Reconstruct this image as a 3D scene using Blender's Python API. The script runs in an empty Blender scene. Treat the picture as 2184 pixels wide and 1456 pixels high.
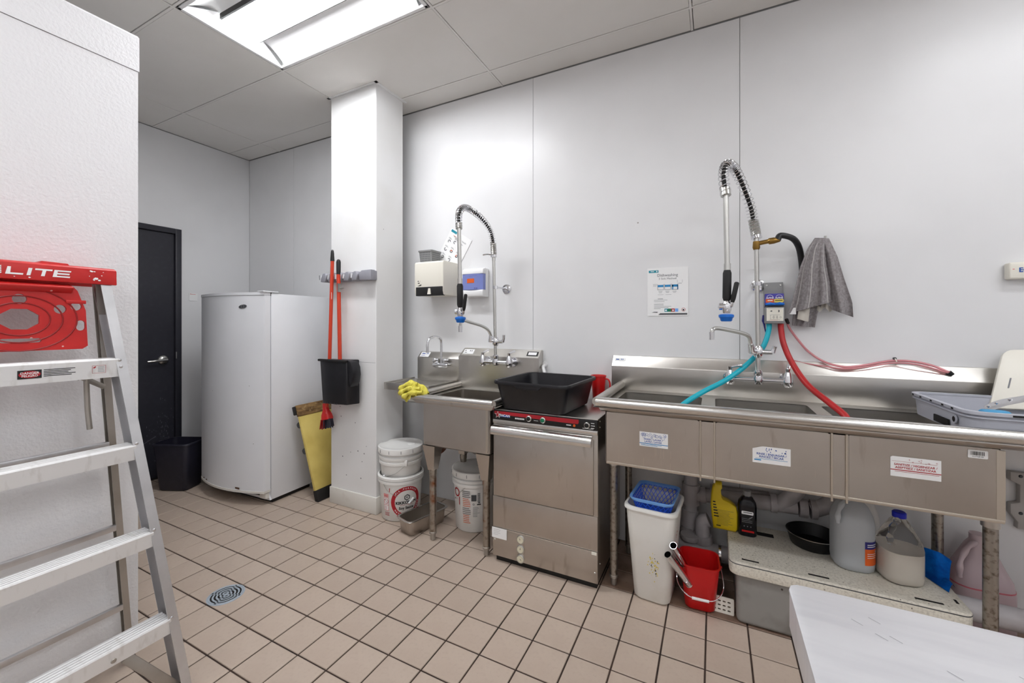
import bpy, bmesh, math, random
from mathutils import Vector as V, Matrix as M
random.seed(7)
SC = bpy.context.scene
COL = SC.collection
# ------------------------------------------------------------------ camera, world, exposure
CAMZ = 1.3216; FPX = 866.7; YAW = math.radians(26.418); CX = 1092.0; CY = 689.7
cam = bpy.data.cameras.new('camera'); camo = bpy.data.objects.new('camera', cam); COL.objects.link(camo)
camo.location = (0, 0, CAMZ); camo.rotation_euler = (math.pi / 2, 0, YAW)
cam.sensor_width = 36; cam.lens = 36 * FPX / 2184; cam.shift_y = (CY - 728) / 2184
cam.clip_start = .02
SC.camera = camo
w = bpy.data.worlds.new('world'); SC.world = w; w.use_nodes = True
w.node_tree.nodes['Background'].inputs[0].default_value = (.9, .95, 1, 1)
w.node_tree.nodes['Background'].inputs[1].default_value = .05
SC.view_settings.view_transform = 'Standard'; SC.view_settings.look = 'None'
SC.view_settings.gamma = 1; SC.view_settings.use_curve_mapping = False
SC.view_settings.exposure = 0.22
LAMP = 34.0          # emission of the visible lamp, raised to brighten the dark alcove
LAMP2 = 17.0         # emission of the unseen lamps added to light the room

# ------------------------------------------------------------------ photo pixel -> place
_c, _s = math.cos(-YAW), math.sin(-YAW)
def ray(px, py):
    a = (px - CX) / FPX
    return V((a * _c + _s, -a * _s + _c, -(py - CY) / FPX))
def atz(px, py, z): d = ray(px, py); return V((0, 0, CAMZ)) + d * ((z - CAMZ) / d.z)
def aty(px, py, y): d = ray(px, py); return V((0, 0, CAMZ)) + d * (y / d.y)
def atx(px, py, x): d = ray(px, py); return V((0, 0, CAMZ)) + d * (x / d.x)
def proj(p):
    a = p[0] * _c - p[1] * _s; d = p[0] * _s + p[1] * _c
    if d < .05: return None
    return (CX + FPX * a / d, CY - FPX * (p[2] - CAMZ) / d, d)

# ------------------------------------------------------------------ materials
def lin(c):
    c = c / 255
    return c / 12.92 if c <= .04045 else ((c + .055) / 1.055) ** 2.4
def rgb(t): return (lin(t[0]), lin(t[1]), lin(t[2]), 1)
def mat(name, col, rough=.5, metal=0, spec=.5, var=None, bump=None, trans=0, brushed=None, rvar=0, ior=None, coat=0, sss=0, rnd=0, spots=None):
    """var=(scale, colour2, contrast lo, hi[, stretch xyz]); bump=(scale, strength); brushed=axis"""
    m = bpy.data.materials.new(name); m.use_nodes = True
    nt = m.node_tree; N = nt.nodes; L = nt.links; b = N['Principled BSDF']
    b.inputs['Base Color'].default_value = rgb(col); b.inputs['Roughness'].default_value = rough
    b.inputs['Metallic'].default_value = metal; b.inputs['Specular IOR Level'].default_value = spec
    b.inputs['Transmission Weight'].default_value = trans
    if ior: b.inputs['IOR'].default_value = ior
    if coat: b.inputs['Coat Weight'].default_value = coat; b.inputs['Coat Roughness'].default_value = .1
    if sss: b.inputs['Subsurface Weight'].default_value = sss; b.inputs['Subsurface Radius'].default_value = (.02, .02, .02)
    tc = N.new('ShaderNodeTexCoord')
    cur = None
    def noise(scale, stretch=None, detail=4):
        n = N.new('ShaderNodeTexNoise'); n.inputs['Scale'].default_value = scale; n.inputs['Detail'].default_value = detail
        if stretch:
            mp = N.new('ShaderNodeMapping'); mp.inputs['Scale'].default_value = stretch
            L.new(tc.outputs['Object'], mp.inputs['Vector']); L.new(mp.outputs[0], n.inputs['Vector'])
        else: L.new(tc.outputs['Object'], n.inputs['Vector'])
        return n
    def mixin(fac, c2):
        nonlocal cur
        mx = N.new('ShaderNodeMix'); mx.data_type = 'RGBA'
        if cur is None: mx.inputs[6].default_value = rgb(col)
        else: L.new(cur, mx.inputs[6])
        mx.inputs[7].default_value = rgb(c2); L.new(fac, mx.inputs[0]); cur = mx.outputs[2]
    for vv in ([var] if isinstance(var, tuple) else (var or [])):
        n = noise(vv[0], vv[4] if len(vv) > 4 else None)
        mr = N.new('ShaderNodeMapRange'); mr.inputs[1].default_value = vv[2]; mr.inputs[2].default_value = vv[3]
        L.new(n.outputs[0], mr.inputs[0]); mixin(mr.outputs[0], vv[1])
    if spots:
        vo = N.new('ShaderNodeTexVoronoi'); vo.inputs['Scale'].default_value = spots[0]; vo.inputs['Randomness'].default_value = 1
        L.new(tc.outputs['Object'], vo.inputs['Vector'])
        mr = N.new('ShaderNodeMapRange'); mr.inputs[1].default_value = spots[2]; mr.inputs[2].default_value = spots[2] * .6
        L.new(vo.outputs['Distance'], mr.inputs[0]); mixin(mr.outputs[0], spots[1])
    if rnd:
        oi = N.new('ShaderNodeObjectInfo'); hs = N.new('ShaderNodeHueSaturation')
        mr = N.new('ShaderNodeMapRange'); mr.inputs[3].default_value = 1 - rnd; mr.inputs[4].default_value = 1 + rnd
        L.new(oi.outputs['Random'], mr.inputs[0]); L.new(mr.outputs[0], hs.inputs['Value'])
        if cur is None: hs.inputs['Color'].default_value = rgb(col)
        else: L.new(cur, hs.inputs['Color'])
        cur = hs.outputs[0]
    if cur is not None: L.new(cur, b.inputs['Base Color'])
    if rvar:
        n = noise(9, None, 3); mr = N.new('ShaderNodeMapRange'); mr.inputs[3].default_value = max(0, rough - rvar); mr.inputs[4].default_value = rough + rvar
        L.new(n.outputs[0], mr.inputs[0]); L.new(mr.outputs[0], b.inputs['Roughness'])
    if brushed:
        st = {'x': (4, 220, 220), 'y': (220, 4, 220), 'z': (220, 220, 4)}[brushed]
        n = noise(1, st, 2); bp = N.new('ShaderNodeBump'); bp.inputs['Strength'].default_value = .035; bp.inputs['Distance'].default_value = .002
        L.new(n.outputs[0], bp.inputs['Height']); L.new(bp.outputs[0], b.inputs['Normal'])
    if bump:
        n = noise(bump[0], None, 3); bp = N.new('ShaderNodeBump'); bp.inputs['Strength'].default_value = bump[1]; bp.inputs['Distance'].default_value = .004
        L.new(n.outputs[0], bp.inputs['Height']); L.new(bp.outputs[0], b.inputs['Normal'])
    return m
MT = {}
def dm(key, *a, **k): MT[key] = mat(key, *a, **k)
dm('panel_white', (236, 236, 237), .32, var=(1.3, (228, 228, 229), .4, .7), bump=(30, .012), spots=(2.2, (150, 146, 140), .012))
dm('wall_core', (150, 150, 150), .7)
dm('cooler_white', (236, 236, 238), .22, bump=(95, .5), spots=(1.6, (170, 165, 160), .012))
dm('column_white', (238, 238, 238), .4, bump=(30, .015), spots=(5, (140, 130, 122), .02), var=(2, (230, 229, 226), .5, .8))
dm('base_white', (226, 223, 216), .5, var=(6, (186, 176, 160), .55, .85))
dm('ceil_tile', (232, 229, 225), .8, var=(2, (227, 224, 219), .4, .7))
dm('ceil_bar', (232, 229, 225), .6)
dm('ceil_core', (70, 68, 66), .9)
dm('tile', (190, 173, 158), .42, var=[(5, (181, 163, 148), .4, .75), (60, (178, 160, 146), .5, .9)], rnd=.03, bump=(60, .02))
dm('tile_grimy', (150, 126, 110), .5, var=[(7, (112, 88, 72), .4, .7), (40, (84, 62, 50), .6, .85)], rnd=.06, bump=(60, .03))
dm('grout', (66, 50, 42), .9, var=(8, (40, 30, 26), .4, .7))
dm('door_black', (44, 44, 52), .4, var=(30, (50, 50, 58), .5, .8))
dm('scuff', (120, 120, 128), .7)
dm('chrome', (225, 225, 228), .12, 1)
dm('nickel', (205, 204, 200), .28, 1)
dm('steel', (206, 203, 198), .32, 1, brushed='x', rvar=.06, var=(3, (190, 185, 178), .45, .8))
dm('steel_v', (196, 190, 183), .33, 1, brushed='x', rvar=.06, var=[(3, (180, 172, 164), .4, .8), (10, (140, 124, 108), .62, .95, (2.5, 2.5, .5))])
dm('steel_bright', (216, 214, 210), .22, 1, brushed='x')
dm('steel_table', (232, 232, 235), .42, .55, brushed='x', rvar=.08, var=(5, (222, 222, 226), .4, .7, (1, 6, 1)))
dm('steel_leg', (170, 163, 154), .35, 1, var=[(40, (110, 98, 86), .5, .75), (9, (132, 74, 34), .6, .72)])
dm('steel_leg2', (168, 163, 156), .35, 1, var=[(60, (112, 103, 92), .5, .7)])
dm('weld', (206, 198, 186), .4, 1)
dm('alu', (222, 222, 224), .38, 1, var=(8, (205, 205, 207), .4, .7))
dm('alu_dull', (186, 182, 176), .5, 1, var=(6, (165, 160, 152), .4, .7))
dm('alu_step', (236, 236, 236), .5, .55, var=(14, (200, 197, 192), .55, .9, (1, 3, 1)))
dm('red_plastic', (206, 38, 36), .4, var=(12, (190, 30, 30), .4, .7), spots=(18, (236, 190, 186), .06))
dm('red_dark', (150, 22, 24), .45)
dm('red_bucket', (204, 20, 22), .35)
dm('white', (240, 240, 240), .4)
dm('paper', (244, 244, 244), .6)
dm('fridge_white', (234, 235, 238), .3, spots=(6, (70, 62, 55), .018), var=(2, (228, 229, 232), .4, .7))
dm('bucket_white', (240, 239, 236), .38, var=(5, (230, 228, 222), .45, .8))
dm('black_plastic', (20, 20, 25), .35, var=(14, (30, 29, 34), .5, .8))
dm('navy_plastic', (34, 33, 46), .45, var=(20, (42, 41, 54), .5, .8))
dm('dark_grey', (72, 74, 78), .5)
dm('black', (14, 14, 15), .45)
dm('black_rubber', (22, 21, 22), .6)
dm('grey_plastic', (150, 150, 158), .45)
dm('rack_grey', (186, 188, 198), .5)
dm('box_grey', (140, 140, 140), .5)
dm('yellow_board', (226, 204, 118), .55, var=[(5, (208, 184, 98), .4, .7)], spots=(9, (92, 72, 36), .045))
dm('wood', (150, 118, 74), .7, var=[(9, (92, 66, 38), .4, .65, (1, 1, 6)), (30, (190, 160, 110), .55, .8)])
dm('orange_red', (204, 62, 34), .4)
dm('pvc', (186, 182, 184), .5, var=(10, (156, 150, 150), .45, .8))
dm('pvc_dark', (150, 144, 144), .55, var=(10, (112, 105, 102), .45, .8))
dm('brass', (150, 118, 62), .3, 1)
dm('hose_teal', (10, 176, 196), .4)
dm('hose_red', (184, 32, 34), .4)
dm('hose_pink', (240, 164, 170), .2, trans=.45)
dm('hose_black', (30, 30, 32), .45)
dm('towel', (164, 159, 160), .95, spec=.1, var=(90, (138, 132, 133), .35, .65), bump=(260, .5))
dm('towel_stripe', (196, 192, 190), .95, spec=.1)
dm('cloth_cream', (196, 190, 180), .95)
dm('yellow_cloth', (230, 220, 104), .95, spec=.1, var=(60, (206, 194, 76), .4, .65), bump=(200, .6))
dm('blue_cloth', (8, 104, 196), .9, spec=.1, var=(25, (4, 70, 150), .35, .65), bump=(150, .4))
dm('blue_basket', (44, 104, 246), .35)
dm('blue_light', (120, 176, 246), .35)
dm('blue_cap', (10, 30, 190), .4)
dm('blue_bumper', (10, 108, 206), .35)
dm('teal_print', (10, 140, 160), .6)
dm('blue_print', (30, 84, 170), .6)
dm('lblue_print', (40, 140, 200), .6)
dm('navy_print', (40, 40, 120), .5)
dm('red_print', (178, 26, 40), .6)
dm('pink_print', (226, 150, 150), .6)
dm('orange_print', (226, 96, 26), .6)
dm('yellow_print', (236, 214, 96), .6)
dm('green_print', (20, 120, 84), .5)
dm('black_print', (24, 24, 26), .6)
dm('grey_print', (130, 130, 134), .6)
dm('violet_print', (66, 58, 160), .5)
dm('white_print', (246, 246, 246), .6)
dm('soap_blue', (150, 164, 236), .15, trans=.35)
dm('off_white', (236, 232, 220), .4)
dm('jug', (222, 226, 230), .4, trans=.45, sss=.0)
dm('jug_white', (214, 212, 208), .5)
dm('clear', (240, 240, 240), .08, trans=1, ior=1.2)
dm('milk', (240, 232, 220), .5)
dm('pink_liquid', (226, 120, 134), .35, trans=.3)
dm('jug_pink', (226, 206, 210), .4, trans=.4)
dm('yellow_bottle', (226, 196, 28), .35)
dm('black_bottle', (12, 12, 22), .2)
dm('trap_lid', (230, 225, 212), .55, var=[(120, (196, 190, 176), .45, .75), (4, (206, 199, 183), .5, .8)], spots=(42, (120, 112, 98), .12), bump=(120, .3))
dm('trap_body', (150, 148, 144), .6, var=[(7, (112, 108, 103), .5, .8)], spots=(9, (62, 56, 50), .05))
dm('grey_box', (176, 172, 168), .5)
dm('bin_white', (238, 237, 232), .4, var=(7, (226, 223, 214), .5, .8))
dm('dirt', (96, 72, 56), .95)
dm('brown_rag', (74, 46, 34), .95, var=(12, (120, 30, 30), .5, .7))
dm('drain_metal', (176, 186, 196), .45, .3)
dm('drain_hole', (20, 18, 18), .9)
dm('gauge', (226, 220, 196), .3)
dm('blue_sponge', (84, 160, 206), .8)
dm('lamp_white', (240, 240, 240), .5)
def emis(key, col, strength):
    m = bpy.data.materials.new(key); m.use_nodes = True; b = m.node_tree.nodes['Principled BSDF']
    b.inputs['Base Color'].default_value = rgb(col); b.inputs['Emission Color'].default_value = rgb(col)
    b.inputs['Emission Strength'].default_value = strength; MT[key] = m
emis('lamp_lens', (250, 252, 255), LAMP)
emis('lamp_lens_unseen', (250, 252, 255), LAMP2)

# ------------------------------------------------------------------ mesh helpers
def catmull(pts, n=6):
    pts = [V(p) for p in pts]; P = [pts[0] * 2 - pts[1]] + pts + [pts[-1] * 2 - pts[-2]]; out = []
    for i in range(1, len(P) - 2):
        for k in range(n):
            t = k / n; a, b, c, d = P[i - 1], P[i], P[i + 1], P[i + 2]
            out.append(.5 * ((2 * b) + (c - a) * t + (2 * a - 5 * b + 4 * c - d) * t * t + (3 * b - a - 3 * c + d) * t ** 3))
    out.append(pts[-1]); return out
def rrect(w_, d_, r, n=4, cx=0, cy=0):
    out = []
    for sx, sy, a0 in ((1, 1, 0), (-1, 1, 90), (-1, -1, 180), (1, -1, 270)):
        for k in range(n + 1):
            a = math.radians(a0 + 90 * k / n)
            out.append((cx + sx * (w_ / 2 - r) + r * math.cos(a), cy + sy * (d_ / 2 - r) + r * math.sin(a)))
    return out
def circ(r, n=24, cx=0, cy=0): return [(cx + r * math.cos(2 * math.pi * k / n), cy + r * math.sin(2 * math.pi * k / n)) for k in range(n)]
def frames(pts):
    T = []
    for i in range(len(pts)):
        a = pts[max(0, i - 1)]; b = pts[min(len(pts) - 1, i + 1)]; t = (b - a)
        T.append(t.normalized() if t.length > 1e-9 else V((0, 0, 1)))
    u = V((0, 0, 1)).cross(T[0])
    if u.length < .1: u = V((1, 0, 0)).cross(T[0])
    u.normalize(); F = []
    for t in T:
        u = (u - t * u.dot(t)); u.normalize(); F.append((t, u, t.cross(u)))
    return F
class MB:
    def __init__(s): s.v = []; s.f = []
    def add(s, vs, fs):
        o = len(s.v); s.v += [V(p) for p in vs]; s.f += [tuple(i + o for i in f) for f in fs]; return s
    def box(s, x0, x1, y0, y1, z0, z1):
        vs = [(x, y, z) for z in (z0, z1) for y in (y0, y1) for x in (x0, x1)]
        return s.add(vs, [(0, 2, 3, 1), (4, 5, 7, 6), (0, 1, 5, 4), (2, 6, 7, 3), (0, 4, 6, 2), (1, 3, 7, 5)])
    def obox(s, c, hx, hy, hz, m=None):
        m = m or M.Identity(3)
        vs = [V(c) + m @ V((x * hx, y * hy, z * hz)) for z in (-1, 1) for y in (-1, 1) for x in (-1, 1)]
        return s.add(vs, [(0, 2, 3, 1), (4, 5, 7, 6), (0, 1, 5, 4), (2, 6, 7, 3), (0, 4, 6, 2), (1, 3, 7, 5)])
    def bar(s, p0, p1, wdt, thk, up=(0, 0, 1)):
        p0, p1 = V(p0), V(p1); t = (p1 - p0).normalized(); u = V(up); u = u - t * u.dot(t)
        if u.length < 1e-5: u = V((1, 0, 0)) - t * t.x
        u.normalize(); b = t.cross(u); m = M((t, b, u)).transposed()
        return s.obox((p0 + p1) / 2, (p1 - p0).length / 2, wdt / 2, thk / 2, m)
    def loft(s, rings, cap0=True, cap1=True, closed=True):
        n = len(rings[0]); vs = [p for r in rings for p in r]; fs = []
        for i in range(len(rings) - 1):
            for k in range(n if closed else n - 1):
                a = i * n + k; b = i * n + (k + 1) % n; fs.append((a, b, b + n, a + n))
        if cap0: fs.append(tuple(range(n - 1, -1, -1)))
        if cap1: fs.append(tuple(range((len(rings) - 1) * n, len(rings) * n)))
        return s.add(vs, fs)
    def tube(s, pts, r, n=10, caps=True):
        pts = [V(p) for p in pts]; F = frames(pts); rings = []
        for i, (t, u, b) in enumerate(F):
            rr = r[i] if isinstance(r, (list, tuple)) else r
            rings.append([pts[i] + (u * math.cos(2 * math.pi * k / n) + b * math.sin(2 * math.pi * k / n)) * rr for k in range(n)])
        return s.loft(rings, caps, caps)
    def cyl(s, p0, p1, r0, r1=None, n=18): return s.tube([p0, p1], [r0, r0 if r1 is None else r1], n)
    def lathe(s, prof, n=32, c=(0, 0, 0), cap0=True, cap1=True, ax=None):
        m = ax or M.Identity(3); c = V(c)
        rings = [[c + m @ V((r * math.cos(2 * math.pi * k / n), r * math.sin(2 * math.pi * k / n), z)) for k in range(n)] for r, z in prof]
        return s.loft(rings, cap0, cap1)
    def prism(s, poly, axis, a0, a1):
        f = {'x': lambda p, a: (a, p[0], p[1]), 'y': lambda p, a: (p[0], a, p[1]), 'z': lambda p, a: (p[0], p[1], a)}[axis]
        return s.loft([[f(p, a0) for p in poly], [f(p, a1) for p in poly]])
    def sheet(s, fn, nu, nv):
        vs = [fn(i / nu, j / nv) for j in range(nv + 1) for i in range(nu + 1)]; W = nu + 1
        return s.add(vs, [(j * W + i, j * W + i + 1, (j + 1) * W + i + 1, (j + 1) * W + i) for j in range(nv) for i in range(nu)])
    def spring(s, path, R, r, turns, per=12, n=5):
        F = frames(path); N = turns * per; out = []
        for k in range(N + 1):
            q = k / N * (len(path) - 1); i = min(int(q), len(path) - 2); f = q - i
            p = path[i].lerp(path[i + 1], f); t, u, b = F[i]; a = 2 * math.pi * k / per
            out.append(p + (u * math.cos(a) + b * math.sin(a)) * R)
        return s.tube(out, r, n)
    def mesh(s, name, smooth=40, bevel=0, seg=2):
        bm = bmesh.new(); vs = [bm.verts.new(p) for p in s.v]
        for f in s.f:
            try: bm.faces.new([vs[i] for i in f])
            except ValueError: pass
        bmesh.ops.recalc_face_normals(bm, faces=bm.faces)
        if bevel:
            es = [e for e in bm.edges if len(e.link_faces) == 2 and e.calc_face_angle(0) > .6]
            bmesh.ops.bevel(bm, geom=es, offset=bevel, segments=seg, profile=.5, affect='EDGES', clamp_overlap=True)
        me = bpy.data.meshes.new(name); bm.to_mesh(me); bm.free()
        if smooth:
            me.polygons.foreach_set('use_smooth', [True] * len(me.polygons)); me.set_sharp_from_angle(angle=math.radians(smooth))
        return me
    def build(s, name, material, parent=None, smooth=40, bevel=0, seg=2, label=None):
        return obj(name, s.mesh(name, smooth, bevel, seg), material, parent, label)
def obj(name, me, material, parent=None, label=None):
    if material is not None:
        me.materials.clear(); me.materials.append(MT[material])
    o = bpy.data.objects.new(name, me); COL.objects.link(o)
    if parent is not None: o.parent = parent
    if label: o['label'] = label
    return o
def thing(name, label, cat, loc=(0, 0, 0), rz=0, group=None):
    o = bpy.data.objects.new(name, None); COL.objects.link(o); o.empty_display_size = .05
    o.location = loc; o.rotation_euler = (0, 0, rz); o['label'] = label; o['category'] = cat
    if group: o['group'] = group
    return o
def tag(o, label, cat, group=None):
    o['label'] = label; o['category'] = cat
    if group: o['group'] = group
    return o
def struct(o): o['kind'] = 'structure'; return o
def shape2d(loops, thick, fn):
    """flat shape with holes: loops of (u,v); fn(u,v,w)->xyz"""
    cu = bpy.data.curves.new('shape', 'CURVE'); cu.dimensions = '2D'; cu.fill_mode = 'BOTH'; cu.extrude = thick / 2
    for lp in loops:
        sp = cu.splines.new('POLY'); sp.points.add(len(lp) - 1)
        for i, p in enumerate(lp): sp.points[i].co = (p[0], p[1], 0, 1)
        sp.use_cyclic_u = True
    o = bpy.data.objects.new('shape', cu); me = bpy.data.meshes.new_from_object(o)
    bpy.data.objects.remove(o); bpy.data.curves.remove(cu)
    for v in me.vertices: v.co = V(fn(*v.co))
    me.materials.clear()
    return me
_tc = {}
def text2d(body, size, bold=0, shear=0, sp=1):
    key = (body, size, bold, shear, sp)
    if key not in _tc:
        cu = bpy.data.curves.new('txt', 'FONT'); cu.body = body; cu.size = size; cu.align_x = 'CENTER'; cu.align_y = 'CENTER'
        cu.offset = bold * size; cu.shear = shear; cu.space_character = sp; cu.resolution_u = 3
        o = bpy.data.objects.new('txt', cu); me = bpy.data.meshes.new_from_object(o)
        _tc[key] = ([tuple(v.co) for v in me.vertices], [tuple(p.vertices) for p in me.polygons])
        bpy.data.objects.remove(o); bpy.data.curves.remove(cu); bpy.data.meshes.remove(me)
    return _tc[key]
def decal(name, material, parent, fn, items, label=None):
    """flat print: items ('t',text,u,v,size,{opts}) ('r',u0,v0,u1,v1) ('o',u,v,r0,r1[,a0,a1]) ('p',pts); fn(u,v)->xyz"""
    mb = MB()
    for it in items:
        k = it[0]
        if k == 't':
            op = it[5] if len(it) > 5 else {}
            vs, fs = text2d(it[1], it[4], op.get('bold', 0), op.get('shear', 0), op.get('sp', 1))
            sx = op.get('sx', 1); rot = op.get('rot', 0); ca, sa = math.cos(rot), math.sin(rot)
            mb.add([fn(it[2] + (x * sx) * ca - y * sa, it[3] + x * sx * sa + y * ca) for x, y, z in vs], fs)
        elif k == 'r':
            _, u0, v0, u1, v1 = it; n = max(1, min(24, int(abs(u1 - u0) / .006)))
            mb.sheet(lambda a, b: fn(u0 + (u1 - u0) * a, v0 + (v1 - v0) * b), n, 1)
        elif k == 'o':
            u, v, r0, r1 = it[1:5]; a0, a1 = (it[5], it[6]) if len(it) > 5 else (0, 360); n = 28
            mb.sheet(lambda a, b: fn(u + (r0 + (r1 - r0) * b) * math.cos(math.radians(a0 + (a1 - a0) * a)), v + (r0 + (r1 - r0) * b) * math.sin(math.radians(a0 + (a1 - a0) * a))), n, 1)
        elif k == 'p': mb.add([fn(*p) for p in it[1]], [tuple(range(len(it[1])))])
    return mb.build(name, material, parent, smooth=0, label=label)
def fplane(o, right, up):
    o, right, up = V(o), V(right).normalized(), V(up).normalized()
    return lambda u, v: o + right * u + up * v
def fcyl(c, R, th0, taper=0, z0=0):
    c = V(c)
    def f(u, v):
        r = R + taper * (v - z0); a = th0 + u / R
        return c + V((r * math.cos(a), r * math.sin(a), v))
    return f
def finelines(u0, u1, v0, dv, n, h, ragged=.3):
    return [('r', u0, v0 - k * dv, u0 + (u1 - u0) * (1 - ragged * random.random()), v0 - k * dv + h) for k in range(n)]
def rel(p, o): return V(p) - V(o)

# ================================================================== SETTING
WY = 2.525; WX = -4.25; RX = 2.6; BY = -2.3; CH = 2.9856; T = .162; TX0 = -12.188 * T; TY0 = 6.624 * T
# ---- floor with tiles
fl = MB().box(WX - .1, RX + .1, BY - .1, WY + .1, -.12, -.004).build('floor', 'grout', smooth=0); struct(fl)
g = .0065; h_ = (T - g) / 2; ch_ = .0018
def tile_mb(x0, x1, y0, y1, dz=0):
    mb = MB()
    a = [(x0, y0), (x1, y0), (x1, y1), (x0, y1)]; b = [(x0 + ch_, y0 + ch_), (x1 - ch_, y0 + ch_), (x1 - ch_, y1 - ch_), (x0 + ch_, y1 - ch_)]
    return mb.loft([[(p[0], p[1], -.006) for p in a], [(p[0], p[1], -ch_ + dz) for p in a], [(p[0], p[1], dz) for p in b]])
tmesh = tile_mb(-h_, h_, -h_, h_).mesh('tile', 0); tmesh.materials.append(MT['tile'])
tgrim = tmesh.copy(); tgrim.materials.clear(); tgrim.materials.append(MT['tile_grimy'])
tiles = []
for i in range(-15, 30):
    for j in range(-25, 15):
        cx = TX0 + (i + .5) * T; cy = TY0 + (j + .5) * T
        if cx + h_ < WX or cx - h_ > RX or cy - h_ > WY or cy + h_ < BY: continue
        p = proj((cx, cy, 0)); vis = False
        if p and -60 < p[0] < 2240 and 980 < p[1] < 1530: vis = True
        if vis and cx < -2.09 and cy * 2.09 / -cx < .72: vis = False
        if vis and p[0] > 1700 and p[1] > 1240: vis = False
        if vis and cy > 2.35: vis = False
        full = cx - h_ > WX and cx + h_ < RX and cy + h_ < WY and cy - h_ > BY
        tiles.append((not (vis and full), p[2] if p else 99, cx, cy))
tiles.sort()
rest = MB(); restg = MB()
for k, (hid, d, cx, cy) in enumerate(tiles):
    if not hid and k < 300:
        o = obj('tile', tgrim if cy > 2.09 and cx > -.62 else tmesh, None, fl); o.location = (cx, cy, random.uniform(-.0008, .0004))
    else:
        x0, x1, y0, y1 = max(cx - h_, WX), min(cx + h_, RX), max(cy - h_, BY), min(cy + h_, WY)
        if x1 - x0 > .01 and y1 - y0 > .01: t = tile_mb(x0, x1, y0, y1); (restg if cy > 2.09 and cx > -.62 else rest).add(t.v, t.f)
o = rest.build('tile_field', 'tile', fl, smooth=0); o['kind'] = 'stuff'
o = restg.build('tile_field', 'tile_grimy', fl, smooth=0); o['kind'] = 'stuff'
# ---- ceiling
cl = MB().box(WX - .1, RX + .1, BY - .1, WY + .1, CH + .11, CH + .2).build('ceiling', 'ceil_core', smooth=0); struct(cl)
gx = [-2.549 + 1.2192 * k for k in range(-2, 6)]; gy = [1.73 + .6096 * k for k in range(-7, 3)]
LIGHTS = [(-2.549, 1.73 - .6096), (-2.549 + 3 * 1.2192, 1.73 - .6096), (-2.549 + 1.2192, 1.73 - 3 * .6096), (-2.549 + 3 * 1.2192, 1.73 - 3 * .6096), (-2.549 + 1.2192, 1.73 - 6 * .6096), (-2.549 + 3 * 1.2192, 1.73 - 6 * .6096)]
for i in range(len(gx) - 1):
    for j in range(len(gy) - 1):
        x0, x1 = max(gx[i] + .010, WX), min(gx[i + 1] - .008, RX); y0, y1 = max(gy[j] + .008, BY), min(gy[j + 1] - .0105, WY - .005)
        if x1 - x0 < .03 or y1 - y0 < .03: continue
        if any(abs(gx[i] - a) < .01 and abs(gy[j] - b) < .01 for a, b in LIGHTS): continue
        MB().box(x0, x1, y0, y1, CH + .001, CH + .013).build('ceiling_panel', 'ceil_tile', cl, smooth=0)
for x in gx:
    if WX < x < RX: MB().box(x - .006, x + .006, BY, WY, CH, CH + .02).build('grid_bar', 'ceil_bar', cl, smooth=0)
for y in gy:
    if BY < y < WY: MB().box(WX, RX, y - .006, y + .006, CH + .0002, CH + .02).build('grid_bar', 'ceil_bar', cl, smooth=0)
# ---- walls
def panel_wall(name, seams, build_panel, core):
    o = core.build(name, 'wall_core', smooth=0); struct(o)
    for a, b in zip(seams[:-1], seams[1:]): build_panel(a + .0015, b - .0015).build('panel', 'panel_white', o, smooth=0)
    return o
panel_wall('wall_back', [WX, -3.56, -2.335, -1.095, .126, 1.346, RX], lambda a, b: MB().box(a, b, WY, WY + .005, .0, CH - .006), MB().box(WX - .1, RX + .1, WY + .004, WY + .1, -.1, CH + .12))
DY0, DY1, DZ = .985, 1.885, 2.11
def left_panel(a, b):
    mb = MB()
    if b < DY0: mb.box(WX - .005, WX, a, b, 0, CH - .006)
    else: mb.prism([(DY1 + .045, 0), (b, 0), (b, CH - .006), (a, CH - .006), (a, DZ + .045), (DY1 + .045, DZ + .045)], 'x', WX - .005, WX)
    return mb
panel_wall('wall_left', [BY, 0, DY0 - .045, WY], left_panel, MB().box(WX - .16, WX - .004, BY, DY0 - .045, -.1, CH + .12).box(WX - .16, WX - .004, DY1 + .045, WY + .1, -.1, CH + .12).box(WX - .16, WX - .004, DY0 - .045, DY1 + .045, DZ + .045, CH + .1))
panel_wall('wall_right', [BY, -1.2, 0, 1.2, WY], lambda a, b: MB().box(RX, RX + .005, a, b, 0, CH - .006), MB().box(RX + .004, RX + .1, BY, WY + .1, -.1, CH + .12))
panel_wall('wall_front', [WX, -3, -1.8, -.6, .6, 1.8, RX], lambda a, b: MB().box(a, b, BY - .005, BY, 0, CH - .006), MB().box(WX - .1, RX + .1, BY - .1, BY - .004, -.1, CH + .12))
# ---- steel door in the left wall
d = MB().box(WX - .055, WX - .012, DY0 + .003, DY1 - .003, .008, DZ - .003).build('door_1', 'door_black', smooth=0, bevel=.002); struct(d)
fr = MB()
fr.box(WX - .10, WX + .012, DY0 - .045, DY0, 0, DZ + .045).box(WX - .10, WX + .012, DY1, DY1 + .045, 0, DZ + .045).box(WX - .10, WX + .012, DY0, DY1, DZ, DZ + .045)
fr.build('door_frame', 'door_black', d, bevel=.003)
hp = atx(349, 767, WX); hy = hp.y; hz = hp.z
hd = MB().lathe([(.037, 0), (.036, .012), (.026, .022), (.014, .026)], 28, (WX - .012, hy, hz), ax=M.Rotation(math.pi / 2, 3, 'Y'))
hd.cyl((WX + .01, hy, hz), (WX + .045, hy, hz), .011); hd.build('handle_rose', 'nickel', d)
MB().tube(catmull([(WX + .043, hy + .008, hz), (WX + .045, hy - .03, hz - .001), (WX + .043, hy - .09, hz - .004), (WX + .036, hy - .125, hz - .006)], 5), [.012] * 5 + [.011] * 5 + [.009] * 6, 10).build('handle_lever', 'nickel', d)
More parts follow.
